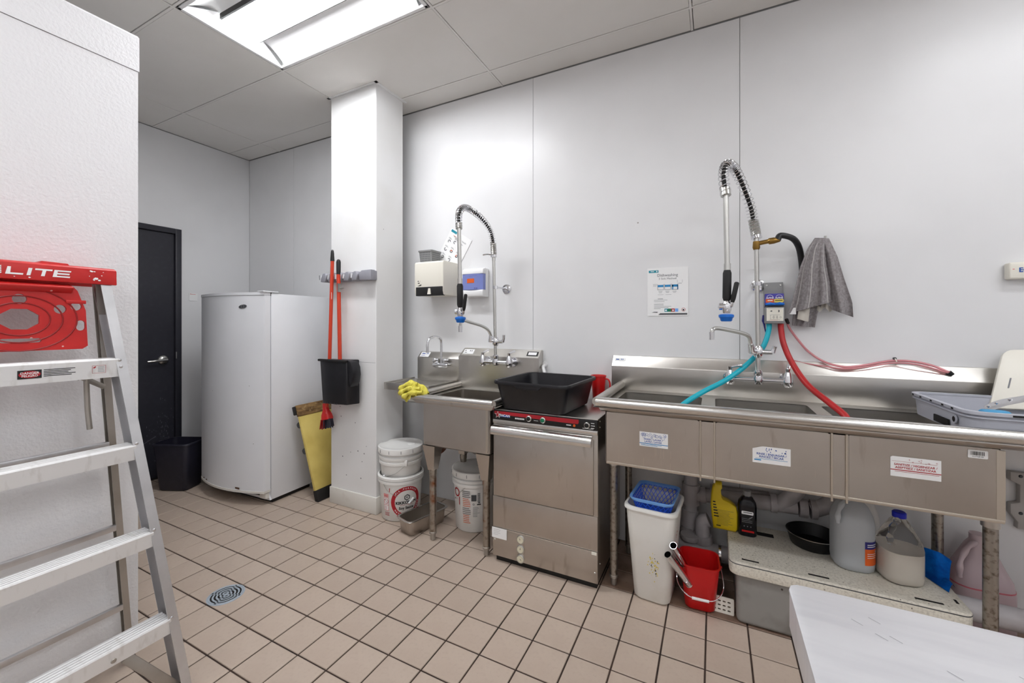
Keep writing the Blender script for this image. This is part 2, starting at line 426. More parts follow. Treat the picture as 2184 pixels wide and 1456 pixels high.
sp_ = atx(376, 757, WX); MB().box(WX - .012, WX + .0135, DY1 + .001, DY1 + .007, sp_.z - .03, sp_.z + .03).build('strike_plate', 'nickel', d, smooth=0)
sc = []
for k in range(60):
    u = random.gauss(0, .045); vv = random.gauss(0, .10); L_ = random.uniform(.004, .02); sc.append(('r', u, vv, u + random.uniform(.001, .0022), vv + L_))
for k in range(30):
    u = random.gauss(0, .05); vv = random.gauss(-.06, .05); sc.append(('r', u, vv, u + random.uniform(.004, .016), vv + .0012))
sc.append(('p', [(-.2, -.14), (-.04, -.05), (-.04, -.0475), (-.2, -.1365)]))
decal('scuff_marks', 'scuff', d, fplane(atx(345, 915, WX - .0112), (0, 1, 0), (0, 0, 1)), sc)
# ---- column
cX0, cX1, cY0, cY1 = -2.54, -2.093, 2.10, 2.37
co = MB().box(cX0, cX1, cY0, cY1, 0, CH + .02).build('wall_column', 'column_white', smooth=0, bevel=.004); struct(co)
cb = MB(); e = .008
cb.prism([(cX0 - e, cY0 - e), (cX1 + e, cY0 - e), (cX1 + e, cY1 + e), (cX0 - e, cY1 + e)], 'z', 0, .118)
cb.build('baseboard', 'base_white', co, bevel=.004)
ct = MB(); e = .02
ct.box(cX0 - e, cX1 + e, cY0 - e, cY0 - .001, CH - .003, CH + .004).box(cX1 + .001, cX1 + e, cY0 - e, cY1 + e, CH - .003, CH + .004).box(cX0 - e, cX0 - .001, cY0 - e, cY1 + e, CH - .003, CH + .004)
ct.build('ceiling_trim', 'white', co, smooth=0)
for (u0, z0, u1, z1) in [(cX1 - .004, 1.02, cX1 - .0015, 1.22), (cX1 - .30, 1.047, cX1 - .02, 1.05)]:
    pass
decal('scratch_marks', 'grey_print', co, fplane((cX1, cY0 - .0006, 0), (1, 0, 0), (0, 0, 1)), [('r', -.25, 1.0485, -.006, 1.05)] + [('r', -random.uniform(.02, .4), z, -random.uniform(.02, .4) * 0 - random.uniform(.02, .4), z + .002) for z in ()] + [('o', -random.uniform(.05, .38), random.uniform(.2, .75), 0, random.uniform(.002, .005)) for k in range(12)])
# ---- cold-room wall on the left
kX, kY, kZ = -2.088, .80, 2.487
wk = MB().box(-4.1, kX - .006, -1.6, kY, 0, kZ - .03).build('wall_partition', 'cooler_white', smooth=0); struct(wk)
for a, b in ((-1.6, -.835), (-.835, .385), (.385, kY)): MB().box(kX - .006, kX, a + .001, b - (0 if b == kY else .001), 0, 2.338).build('panel', 'cooler_white', wk, smooth=0)
MB().prism([(kX - .03, 2.34), (kX + .003, 2.34), (kX + .003, 2.475), (kX - .009, kZ), (kX - .3, kZ), (kX - .3, 2.47)], 'y', -1.6, kY + .003).build('header_strip', 'cooler_white', wk, smooth=0)

# ---- ceiling lights
def ceiling_light(x0, y0, label, lens):
    t = thing('ceiling_light', label, 'ceiling light', (x0 + .6096, y0 + .3048, CH), 0, 'recessed ceiling lights')
    hx, hy = .6096 - .012, .3048 - .012; cw = .105; dz = .075
    fr = MB()
    for a, b, c_, d_ in ((-hx, hx, -hy, -hy + .018), (-hx, hx, hy - .018, hy), (-hx, -hx + .02, -hy, hy), (hx - .02, hx, -hy, hy)): fr.box(a, b, c_, d_, -.003, .012)
    fr.build('frame', 'lamp_white', t, bevel=.002)
    for sgn in (-1, 1):
        pr_ = []
        for k in range(9):
            q = k / 8; y = sgn * (hy - .016 - q * (hy - .016 - cw)); z = .004 + dz * math.sin(q * math.pi * .62) * .95
            pr_.append((y, z))
        mb = MB(); back = [(y, z + .004) for y, z in reversed(pr_)]
        mb.prism(pr_ + back, 'x', -hx + .05, hx - .05); mb.build('reflector', 'lamp_white', t, smooth=60)
    for sx in (-1, 1):
        mb = MB(); mb.add([(sx * (hx - .018), -hy + .015, .004), (sx * (hx - .018), hy - .015, .004), (sx * (hx - .06), cw + .01, .078), (sx * (hx - .06), -cw - .01, .078)], [(0, 1, 2, 3)])
        mb.add([(sx * (hx - .018), -hy + .015, .004), (sx * (hx - .06), -cw - .01, .078), (sx * (hx - .05), -hy + .016, .006)], [(0, 1, 2)])
        mb.build('end_reflector', 'lamp_white', t, smooth=0)
    pr_ = [(cw * math.cos(math.radians(a)), .058 - .046 * math.sin(math.radians(a))) for a in range(0, 181, 15)]
    MB().prism(pr_, 'x', -hx + .06, hx - .06).build('lens', lens, t, smooth=60)
    MB().box(-hx + .06, hx - .06, cw + .001, cw + .005, .045, .07).build('lens_slot_shade', 'black', t, smooth=0)  # slot shade along the lens put in as black strips, dark despite the glare
    MB().box(-hx + .06, hx - .06, -cw - .012, -cw - .001, .04, .07).build('lens_slot_shade', 'black', t, smooth=0)
    MB().box(-hx, hx, -hy, hy, .082, .095).box(-hx, -hx + .003, -hy, hy, .005, .085).box(hx - .003, hx, -hy, hy, .005, .085).box(-hx, hx, -hy, -hy + .003, .005, .085).box(-hx, hx, hy - .003, hy, .005, .085).build('housing', 'lamp_white', t, smooth=0)
names = ['recessed ceiling light with bright centre lens above the white column and floor drain', 'recessed ceiling light over the right end of the long sink', 'recessed ceiling light above the camera beside the ladder', 'recessed ceiling light above the near right worktable', 'recessed ceiling light at the front wall on the ladder side', 'recessed ceiling light at the front wall on the table side']  # all but the first are out of view, added to light the room
for k, ((a, b), n) in enumerate(zip(LIGHTS, names)): ceiling_light(a, b, n, 'lamp_lens' if k == 0 else 'lamp_lens_unseen')

# ================================================================== STEPLADDER
def lad():
    O = V((-1.85, .43, 0)); t = thing('stepladder', 'aluminium stepladder with red plastic top cap and red tool tray', 'ladder', O)
    def R(x, y, z): return V((x, y, z)) - O
    fx = lambda z: -1.851 + .183 * (1.2 - z)          # front face of the front rails
    fy = lambda z: .214 + .089 * (1.2 - z)            # half width
    yc = .43
    for sg in (1, -1):
        mb = MB(); rings = []
        for z in (0.02, 1.47):
            x = fx(z); y = yc + sg * (fy(z) + .004); tw = .003; D = .066; Fl = .028
            # C channel: web on the outer side, flanges pointing inwards
            prof = [(x, y), (x, y + sg * Fl), (x - D, y + sg * Fl), (x - D, y), (x - D + tw, y), (x - D + tw, y + sg * (Fl - tw)), (x - tw, y + sg * (Fl - tw)), (x - tw, y)]
            rings.append([R(a, b, z) for a, b in prof])
        mb.loft(rings); r_ = mb.build('front_rail', 'alu', t, smooth=0)
        x = fx(.012); y = yc + sg * (fy(.012) + .018)
        MB().obox(R(x - .033, y, .014), .042, .02, .014).build('foot', 'black_rubber', r_, bevel=.004)
        for z in (1.195, 1.172, .905, .605, .30):
            MB().lathe([(.0055, 0), (.005, .002), (.002, .0035)], 10, R(fx(z) + .0005, yc + sg * (fy(z) + .014), z), ax=M.Rotation(math.pi / 2, 3, 'Y')).build('rivet', 'alu', r_)
    rx = lambda z: -1.935 - .105 * (1.45 - z) / 1.45 ; ry = lambda z: .195 + .125 * (1.45 - z) / 1.45
    for sg in (1, -1):
        mb = MB(); rings = []
        for z in (0.02, 1.46):
            x = rx(z); y = yc + sg * ry(z)
            prof = [(x, y), (x, y + sg * .02), (x - .03, y + sg * .02), (x - .03, y), (x - .027, y), (x - .027, y + sg * .017), (x - .003, y + sg * .017), (x - .003, y)]
            rings.append([R(a, b, z) for a, b in prof])
        mb.loft(rings); r_ = mb.build('rear_rail', 'alu_dull', t, smooth=0)
        MB().obox(R(rx(.01) - .015, yc + sg * (ry(.01) + .01), .012), .02, .014, .012).build('foot', 'black_rubber', r_, bevel=.003)
    for z in (.24, .56, .88):
        MB().box(rx(z) - O.x - .012, rx(z) - O.x + .004, -ry(z), ry(z), z - .011, z + .011).build('rear_brace', 'alu', t, bevel=.002)
    for k, z in enumerate((1.2, .9, .6, .3)):
        w_ = fy(z) + .012; x1 = fx(z) - O.x + .002; x0 = x1 - .072; hgt = .062 if k == 0 else .05
        prof = [(x0, z - .02), (x0, z - .001)]
        for q in range(5):
            a = x0 + .006 + q * .0128
            prof += [(a, z - .001), (a + .002, z + .002), (a + .0075, z + .002), (a + .0095, z - .001)]
        prof += [(x1 - .002, z), (x1, z - .004), (x1, z - hgt), (x1 - .004, z - hgt), (x1 - .004, z - .012), (x0 + .004, z - .012), (x0 + .004, z - .02)]
        st = MB().prism(prof, 'y', -w_, w_).build('step', 'alu_step', t, smooth=0)
        if k == 0:
            f = fplane((x1 + .0008, 0, z - .032), (0, 1, 0), (0, 0, 1))
            decal('warning_label', 'black_print', st, f, [('r', -.004, -.013, .045, .013)])
            f2 = fplane((x1 + .0012, 0, z - .032), (0, 1, 0), (0, 0, 1))
            decal('warning_oval', 'red_print', st, f2, [('o', .0205, 0, 0, .0105)] if False else [('p', [(.0205 + .0225 * math.cos(a * .2618), .0105 * math.sin(a * .2618)) for a in range(24)])])
            f3 = fplane((x1 + .0016, 0, z - .032), (0, 1, 0), (0, 0, 1))
            decal('warning_lettering', 'white_print', st, f3, [('t', 'DANGER', .0205, .0035, .0095, {'bold': .02}), ('t', 'PELIGRO', .0205, -.0045, .0085, {'bold': .02})])
            decal('fine_print', 'black_print', st, f, finelines(.049, .125, .010, .0048, 5, .0022))
            decal('notice_frame', 'red_print', st, f, [('r', .158, .0125, .192, .0133), ('r', .158, -.0125, .192, -.0117), ('r', .158, -.0125, .1588, .0125), ('r', .1912, -.0125, .192, .0125), ('p', [(.159, .006), (.164, .004), (.168, .009), (.166, .011), (.162, .008)])])
            decal('notice_print', 'grey_print', st, f, finelines(.172, .189, .007, .005, 4, .0014))
        if k == 3:
            MB().cyl((x1 - .001, .155, z - .035), (x1 + .003, .155, z - .035), .008, .006, 14).build('bolt', 'alu_dull', st)
    # galvanised corner braces under the bottom step
    for sg in (1, -1):
        MB().bar(R(-1.70, yc + sg * .19, .245), R(-1.665, yc + sg * .318, .055), .03, .012, (1, 0, 0)).build('corner_brace', 'alu_dull', t, bevel=.002)
    # top cap
    z0, z1 = 1.456, 1.508; xf = fx(1.48) - O.x + .012; xb = xf - .165; hw = .236
    cap = MB().prism([(xf, z0), (xf - .004, z1), (xf - .02, z1 + .006), (xb + .02, z1 + .006), (xb, z1), (xb, z0), (xb + .008, z0), (xb + .008, z1 - .008), (xf - .008, z1 - .008), (xf - .008, z0)], 'y', -hw, hw).build('top_cap', 'red_plastic', t, bevel=.003)
    MB().prism([(-.145, z1 + .002), (-.115, z1 + .022), (-.06, z1 + .03), (.0, z1 + .03), (.06, z1 + .022)][::1] + [(.06, z1)], 'x', xf - .03, xf - .006) if False else None
    hb = MB(); hb.prism([(-.21, z1), (-.18, z1 + .028), (-.085, z1 + .026), (-.055, z1 + .008), (-.045, z1)], 'x', xf - .03, xf - .006); hb.build('cap_ridge', 'red_plastic', cap, bevel=.003)
    hb = MB(); hb.prism([(.055, z1 + .002), (.06, z1 + .013), (.12, z1 + .011), (.125, z1 + .002)], 'x', xf - .09, xf - .02); hb.build('cap_hook', 'red_plastic', cap, bevel=.002)
    f = fplane((xf + .0012 - .002, 0, z0 + .026), (0, 1, 0), (-.08, 0, 1))
    s_ = .029
    its = []
    for q in range(5):      # speed-line first letter
        v0 = -.0105 + q * .0050; its.append(('p', [(-.068 + q * .005, v0), (-.026, v0), (-.024, v0 + .0034), (-.066 + q * .005, v0 + .0034)]))
    its += [('p', [(-.013, .0115), (-.006, .0115), (-.008, -.0065), (.018, -.0065), (.017, -.0115), (-.018, -.0115)]),
            ('p', [(.029, .0115), (.037, .0115), (.032, -.0115), (.024, -.0115)]),
            ('p', [(.043, .0115), (.080, .0115), (.079, .0065), (.066, .0065), (.062, -.0115), (.054, -.0115), (.058, .0065), (.042, .0065)]),
            ('p', [(.084, .0115), (.122, .0115), (.121, .0070), (.091, .0070), (.0905, .0025), (.118, .0025), (.117, -.0025), (.0895, -.0025), (.0890, -.0070), (.119, -.0070), (.118, -.0115), (.079, -.0115)])]
    decal('cap_lettering', 'white_print', cap, f, its)
    chips = []
    for u, v, r_ in ((.182, -.008, .007), (.19, -.013, .005), (.176, -.012, .004), (.170, .017, .005), (.178, .0165, .003), (.196, .004, .0025), (.165, .0, .002), (.2, .016, .002), (.03, -.018, .003), (-.0, -.0175, .002)):
        chips.append(('p', [(u + r_ * random.uniform(.6, 1.2) * math.cos(a), v + r_ * random.uniform(.4, .8) * math.sin(a)) for a in [k * 1.047 for k in range(6)]]))
    decal('cap_chips', 'white_print', cap, f, chips)
    # tool tray (folded up, seen face on)
    tx = -1.902 - O.x
    def oct_(cx, cy, rx_, ry_, n=8, ph=.39): return [(cx + rx_ * math.cos(ph + 2 * math.pi * k / n), cy + ry_ * math.sin(ph + 2 * math.pi * k / n)) for k in range(n)]
    zc = 1.335; outer = [(-.165, -.098), (.150, -.098), (.163, -.088), (.158, .03), (.138, .095), (.128, .108), (.05, .108), (.03, .1), (-.03, .1), (-.05, .108), (-.128, .108), (-.138, .095), (-.158, .03), (-.163, -.09)]
    holes = [oct_(.012, .0, .044, .034), circ(.0155, 16, .012, .062), circ(.0145, 16, .098, .033), circ(.0135, 16, .135, .043), circ(.0145, 16, -.074, .033), circ(.0135, 16, -.118, .043),
             [(x + .146, y - .02) for x, y in rrect(.022, .034, .010, 4)], [(x - .125, y - .02) for x, y in rrect(.022, .034, .010, 4)], [(x + .015, y - .066) for x, y in rrect(.085, .013, .006, 4)]]
    me = shape2d([outer] + holes, .010, lambda u, v, w_: (tx + w_, u, zc + v)); tr = obj('tool_tray', me, 'red_plastic', t)
    for rr in (.064, .092, .125):
        pts = [V((tx + .0055, .012 + rr * math.cos(a), zc + rr * .78 * math.sin(a))) for a in [math.pi * 2 * k / 40 for k in range(41)]]
        pts = [p for p in pts if p.z > zc - .098 and p.z < zc + .1 and abs(p.y) < .156]
        k0 = 0
        seg = []; segs = []
        for p in pts:
            if seg and (p - seg[-1]).length > .035: segs.append(seg); seg = []
            seg.append(p)
        segs.append(seg)
        mb = MB()
        for sg_ in segs:
            if len(sg_) > 2: mb.tube(sg_, .0022, 6)
        mb.build('tray_ridge', 'red_dark', tr)
    MB().prism([(tx + .005, zc + .085), (tx + .022, zc + .1), (tx + .022, zc + .106), (tx - .02, zc + .118), (tx - .02, zc + .1), (tx + .005, zc + .1)], 'y', -.13, .125).build('tray_lip', 'red_plastic', tr, bevel=.002)
    MB().box(tx + .004, tx + .009, .11, .158, zc + .052, zc + .064).build('tray_rib', 'red_plastic', tr, bevel=.002)
    # spreader links
    sp = MB().bar(R(-1.915, .545, 1.163), R(-1.925, .585, 1.140), .005, .026); sp.bar(R(-1.925, .585, 1.140), R(-1.95, .652, 1.095), .005, .017); sp.build('spreader', 'alu_dull', t, bevel=.001)
    MB().tube(catmull([R(-1.93, .598, 1.19), R(-1.935, .602, 1.09), R(-1.94, .606, 1.02), R(-1.943, .612, .955)], 4), .008, 8).build('spreader_arm', 'alu_dull', t)
    MB().cyl(R(-1.912, .548, 1.155), R(-1.906, .548, 1.155), .009).build('spreader_rivet', 'brass', t)
lad()

# ================================================================== BINS, FREEZER
def open_bin(t, w0, d0, w1, d1, h, r, mkey, rim=.012, wall=.003, n=5, name='body', rimkey=None):
    rings = []
    def ring(w_, d_, z): return [V((x, y, z)) for x, y in rrect(w_, d_, min(r, w_ / 2.2, d_ / 2.2), n)]
    rings += [ring(w0 - .02, d0 - .02, 0), ring(w0, d0, .012), ring(w1, d1, h - .02), ring(w1, d1, h)]
    rings += [ring(w1 - 2 * wall, d1 - 2 * wall, h), ring(w1 - 2 * wall, d1 - 2 * wall, h - .02), ring(w0 - 2 * wall, d0 - 2 * wall, .016), ring(w0 - .03, d0 - .03, .008)]
    b = MB().loft(rings).build(name, mkey, t, smooth=50)
    rg = []
    for w_, d_, z in ((w1, d1, h - rim * 1.5), (w1 + rim * 2, d1 + rim * 2, h - rim * 1.5), (w1 + rim * 2, d1 + rim * 2, h - rim * .3), (w1 + rim, d1 + rim, h + .002), (w1 - 2 * wall, d1 - 2 * wall, h + .001), (w1 - 2 * wall, d1 - 2 * wall, h - .004)):
        rg.append([V((x, y, z)) for x, y in rrect(w_, d_, min(r + rim, w_ / 2.2, d_ / 2.2), n)])
    MB().loft(rg, False, False).build('rim', rimkey or mkey, t, smooth=60)
    return b
t = thing('waste_bin', 'dark navy rectangular waste bin beside the black door', 'waste bin', (-3.862, 1.75, 0), math.radians(24))
open_bin(t, .23, .17, .285, .215, .375, .03, 'navy_plastic', .008)
t = thing('waste_bin', 'dark grey bin half hidden behind the white freezer', 'waste bin', (-3.95, 2.33, 0), 0)
open_bin(t, .24, .24, .30, .30, .66, .04, 'dark_grey', .01)
MB().loft([[V((x, y, z)) for x, y in rrect(a, a, .05, 5)] for a, z in ((.33, .655), (.335, .69), (.30, .715), (.2, .725))]).build('lid', 'dark_grey', t, smooth=50)

def freezer():
    th = math.radians(2.5); O = (-2.905, 1.885, 0)      # front right lower corner of the body
    t = thing('upright_freezer', 'white upright freezer with a bowed door standing by the column', 'freezer', O, th)
    W, D, Ht = .76, .58, 1.548
    MB().box(-W, 0, 0, D, .03, Ht - .006).build('body', 'fridge_white', t, bevel=.004)
    MB().box(-W + .02, -.02, .02, D - .02, .0, .035).build('plinth', 'black', t, smooth=0)
    def arc(off):
        pts = []
        for k in range(17):
            q = k / 16; x = -W + .004 + (W - .008) * q; pts.append((x, -.052 - off - .075 * (1 - (2 * q - 1) ** 2)))
        return pts
    def door(z0, z1, off=0): 
        a = arc(off); return [[V((x, y, z)) for x, y in a] + [V((-.004, -.006, z)), V((-W + .004, -.006, z))] for z in (z0, z1)]
    d = MB().loft(door(.108, Ht - .022)).build('door', 'fridge_white', t, smooth=30)
    MB().loft(door(Ht - .020, Ht, .004)).build('door_cap', 'fridge_white', d, smooth=30)
    MB().loft(door(.092, .108, .003)).build('door_sill', 'base_white', d, smooth=30)
    MB().box(-W + .01, -.008, -.0065, .001, .11, Ht - .02).build('gasket', 'grey_plastic', t, smooth=0)
    MB().box(-.06, .008, -.07, .05, Ht + .001, Ht + .011).build('hinge_cover', 'fridge_white', t, bevel=.003)
    MB().box(-.020, -.006, -.012, .004, Ht - .024, Ht + .002).build('hinge_pin', 'black', t)
    # kick panel under the door with the louvre gone dark
    MB().prism([(-W + .06, .085), (-.03, .085), (0, .03), (-W + .09, .03)], 'y', -.012, .002).build('kick_panel', 'fridge_white', t)
    MB().box(-W + .25, -.09, -.0135, -.011, .048, .08).build('kick_slot', 'black', t, smooth=0)
    MB().box(-.075, -.01, -.04, -.01, .045, .085).build('lower_hinge', 'base_white', t, bevel=.003)
    for px in (-.22, -.6, -.66): MB().obox((px, -.052 - .075 * (1 - (2 * ((px + W) / W) - 1) ** 2) - .0005, .122), .03 if px == -.22 else .006, .0015, .006 if px == -.22 else .004).build('rust_chip', 'dirt', d, smooth=0)
    q = (W - .22) / W
    f = lambda u, v: V((-.165 + u, -.0545 - .075 * (1 - (2 * ((W - .165 + u) / W) - 1) ** 2), 1.445 + v))
    decal('badge', 'dark_grey', d, f, [('p', [(.034 * math.cos(k * .3927), .014 * math.sin(k * .3927) + .004 * math.cos(k * .3927)) for k in range(16)])], 'small dark oval badge')
    f2 = lambda u, v: f(u, v) + V((0, -.0008, 0))
    decal('badge_rim', 'nickel', d, f2, [('o', 0, 0, .011, .0125)])
    for z in (.06, .05): pass
freezer()

# notice card on the left wall
cA, cB = atx(403, 625, WX), atx(421, 642, WX)
t = thing('notice_card', 'small white card stuck on the wall between door and freezer', 'card', (WX + .001, cA.y, cB.z))
MB().box(0, .004, 0, cB.y - cA.y, 0, cA.z - cB.z).build('card', 'paper', t, smooth=0, bevel=.001)
decal('card_print', 'pink_print', t, fplane((.005, 0, 0), (0, 1, 0), (0, 0, 1)), [('r', .006, .058, .05, .062), ('p', [(.006, .064), (.012, .058), (.014, .066)])])

# ================================================================== FURNITURE DOLLY
def dolly():
    bl = atz(676, 1072, 0)                                           # lower left corner on the floor
    O = V((bl.x + .0, bl.y + .01, 0)); t = thing('furniture_dolly', 'worn yellow wooden dolly stood on end between freezer and column', 'dolly', O)
    tl = aty(634, 864, 2.02) - O                                     # upper left corner, leaning on the freezer
    ax = V(tl); L_ = ax.length; ax.normalize(); wd = V((-.06, .998, 0)).normalized(); nrm = ax.cross(wd).normalized()
    if nrm.x > 0: nrm = -nrm                                         # nrm points to the freezer side (-x)
    B = M((wd, ax, nrm)).transposed(); Wd = .34
    def P(a, b, c): return B @ V((a, b, c))
    def slab(name, a0, a1, b0, b1, c0, c1, m, bev=.003):
        mb = MB(); mb.obox(P((a0 + a1) / 2, (b0 + b1) / 2, (c0 + c1) / 2), (a1 - a0) / 2, (b1 - b0) / 2, (c1 - c0) / 2, B); return mb.build(name, m, t, bevel=bev)
    slab('deck_board', 0, Wd, .085, L_ - .085, 0, .022, 'yellow_board')
    slab('end_board', 0, Wd, L_ - .085, L_, -.004, .03, 'wood', .004)
    slab('end_board', 0, Wd, .0, .085, -.004, .03, 'black_rubber', .004)
    slab('side_batten', .03, .09, .05, L_ - .05, .022, .045, 'wood')
    slab('side_batten', Wd - .09, Wd - .03, .05, L_ - .05, .022, .045, 'wood')
    for b in (.12, L_ * .52, L_ - .15):
        for a in (.045, Wd - .06):
            k = MB().lathe([(.006, -.011), (.022, -.011), (.024, -.006), (.024, .006), (.022, .011), (.006, .011)], 20, P(a, b, .072), ax=B @ M.Rotation(math.pi / 2, 3, 'Y')); w_ = k.build('caster_wheel', 'dark_grey', t)
            MB().bar(P(a, b, .044), P(a, b, .062), .018, .03, tuple(ax)).build('caster_fork', 'nickel', w_)
    slab('top_grip', -.012, .03, L_ - .07, L_ - .005, .022, .05, 'black_rubber', .006)
dolly()

# ================================================================== BROOM HOLDER, BROOM, DUSTPAN
def cleaning():
    y = cY0; L0 = aty(690, 597, y - .05); R0 = aty(794, 588, y - .03)
    O = V((cX1 + .012, y, 1.652)); t = thing('tool_holder', 'grey wall rail with grip slots for brooms on the white column', 'tool holder', O)
    MB().box(-.462, 0, -.028, -.001, -.032, .034).build('rail', 'grey_plastic', t, bevel=.006)
    MB().prism([(-.11, -.03), (0, -.034), (0, .038), (-.09, .036), (-.115, .012)], 'y', -.06, -.02).build('end_block', 'grey_plastic', t, bevel=.005)
    for k in range(5):
        x = -.152 - k * .078
        MB().prism([(x - .034, -.028), (x + .012, -.03), (x + .03, .012), (x + .016, .034), (x - .012, .034), (x - .03, .0)], 'y', -.06, -.022).build('grip_block', 'grey_plastic', t, bevel=.005)
        MB().cyl((x - .042, -.046, -.012), (x - .042, -.046, .022), .0145).build('roller', 'alu', t)
    # broom
    yb = 2.035; P = [aty(709, 531, yb), aty(709, 556, yb), aty(703, 765, yb), aty(697, 868, yb)]
    O = V((P[3].x, yb, aty(690, 915, yb).z)); t = thing('broom', 'broom with red handle and red brush head hanging behind the dustpan', 'broom', O)
    R = [p - O for p in P]
    MB().tube([R[1], R[2], R[3]], .0125, 12).build('handle', 'orange_red', t)
    MB().tube([R[0] - V((0, 0, .006)), R[0] - V((0, 0, .012)), R[0].lerp(R[1], .35), R[1], R[1] - V((0, 0, .002))], [.005, .009, .0115, .0145, .0145], 12).build('handle_tip', 'black', t)
    decal('handle_print', 'white_print', t, fplane(aty(707, 623, yb - .0135) - O, (1, 0, 0), (0, 0, 1)), [('r', -.003, -.05, -.0015, .0), ('r', .001, -.045, .0025, .0), ('r', .0035, -.05, .0045, -.01)])
    hd = M.Rotation(math.radians(-12), 3, 'Y')
    mb = MB(); c0 = R[3]
    rg = []
    for w_, d_, z in ((.03, .03, .03), (.045, .035, -.02), (.075, .05, -.05), (.085, .055, -.075), (.085, .055, -.085)): rg.append([c0 + hd @ V((x - .012, yy, z)) for x, yy in rrect(w_, d_, min(w_, d_) * .35, 4)])
    MB().loft(rg).build('brush_head', 'red_plastic', t, smooth=50)
    for a, b, m in ((-.052, -.022, 'red_dark'), (-.022, .030, 'navy_plastic')):
        br = MB()
        for k in range(26):
            x = random.uniform(a, b); yy = random.uniform(-.024, .024); q = c0 + hd @ V((x, yy, -.082)); q2 = c0 + hd @ V((x * 1.25 - .008, yy * 1.3, -.152 + random.uniform(0, .012)))
            br.cyl(q, q2, .0042, .003, 5)
        br.build('bristles', m, t)['kind'] = 'stuff'
    # lobby dustpan
    yh = 2.035; P = [aty(722, 553, yh), aty(722, 585, yh), aty(724, 770, yh)]
    tl, tr, bl, br_ = aty(682, 766, 1.985), aty(738, 768, 1.985), aty(688, 860, 1.985), aty(739, 864, 1.985)
    O = V((P[2].x, yh, bl.z)); t = thing('lobby_dustpan', 'black lobby dustpan with red handle clipped to the column rail', 'dustpan', O)
    R = [p - O for p in P]
    MB().tube([R[1], R[2] + V((0, .005, -.03))], .0135, 12).build('handle', 'orange_red', t)
    MB().tube([R[0], R[0] - V((0, 0, .006)), R[0] - V((0, 0, .02)), R[1]], [.006, .012, .0155, .0145], 12).build('handle_grip', 'black_rubber', t)
    A = [tl - O, tr - O, br_ - O, bl - O]
    mb = MB(); dp = .085
    back = [p + V((.035, dp, 0)) for p in A]
    mb.loft([A, [a.lerp(b, .5) + V((.0, 0, 0)) for a, b in zip(A, back)], back]); mb.build('pan', 'black_plastic', t, bevel=.006)
    MB().box(A[0].x - .008, A[1].x + .006, A[0].y - .012, A[0].y + .01, A[0].z - .012, A[0].z + .004).build('pan_lip', 'black_rubber', t, bevel=.003)
    # side hood, a rounded ear
    ear = [(.0, .0), (.05, -.012), (.082, -.05), (.09, -.10), (.075, -.15), (.045, -.185), (.03, -.18), (.012, -.1)]
    MB().prism([(A[1].x + .006 + a * .62, A[1].z + b) for a, b in ear], 'y', A[1].y + .004, A[1].y + .075).build('side_hood', 'black_plastic', t, bevel=.006)
    decal('wear_marks', 'dark_grey', t, fplane(A[3] + V((0, -.001, .004)), (1, 0, 0), (0, 0, 1)), [('p', [(u, 0), (u + random.uniform(.01, .03), random.uniform(0, .004)), (u + .01, random.uniform(.004, .014))]) for u in [random.uniform(.0, .2) for _ in range(14)]])
    MB().box(R[1].x + .005, R[1].x + .018, -.014, .014, .79 + .0, .85).build('clip', 'nickel', t)
    MB().cyl((R[1].x + .018, 0, .815), (R[1].x + .05, 0, .815), .006).build('clip_screw', 'nickel', t)
cleaning()

# ================================================================== SINKS
def leg(t, x, y, z0, r=.021, m='steel_leg', gus=None):
    """round sink leg: pipe, bullet foot, and a socket or tapered gusset at the top"""
    p = MB().cyl((x, y, .045), (x, y, z0), r, r, 20).build('leg', m, t)
    MB().lathe([(r * .55, 0), (r * .75, .004), (r * .75, .035), (r * 1.08, .040), (r * 1.08, .052), (r * .9, .055)], 18, (x, y, 0)).build('bullet_foot', 'alu_dull', p)
    return p
def prerinse(t, O, S, path, nspring, grip, bump, lever, spout, body_y, hook=None, wallb=None, tee=None, knobs=None):
    pass

def splash_prof(y_face, y_back, z0, z_b, z_t): return [(y_face, z0), (y_face, z_b), (y_back - .012, z_t), (y_back, z_t), (y_back, z0)]

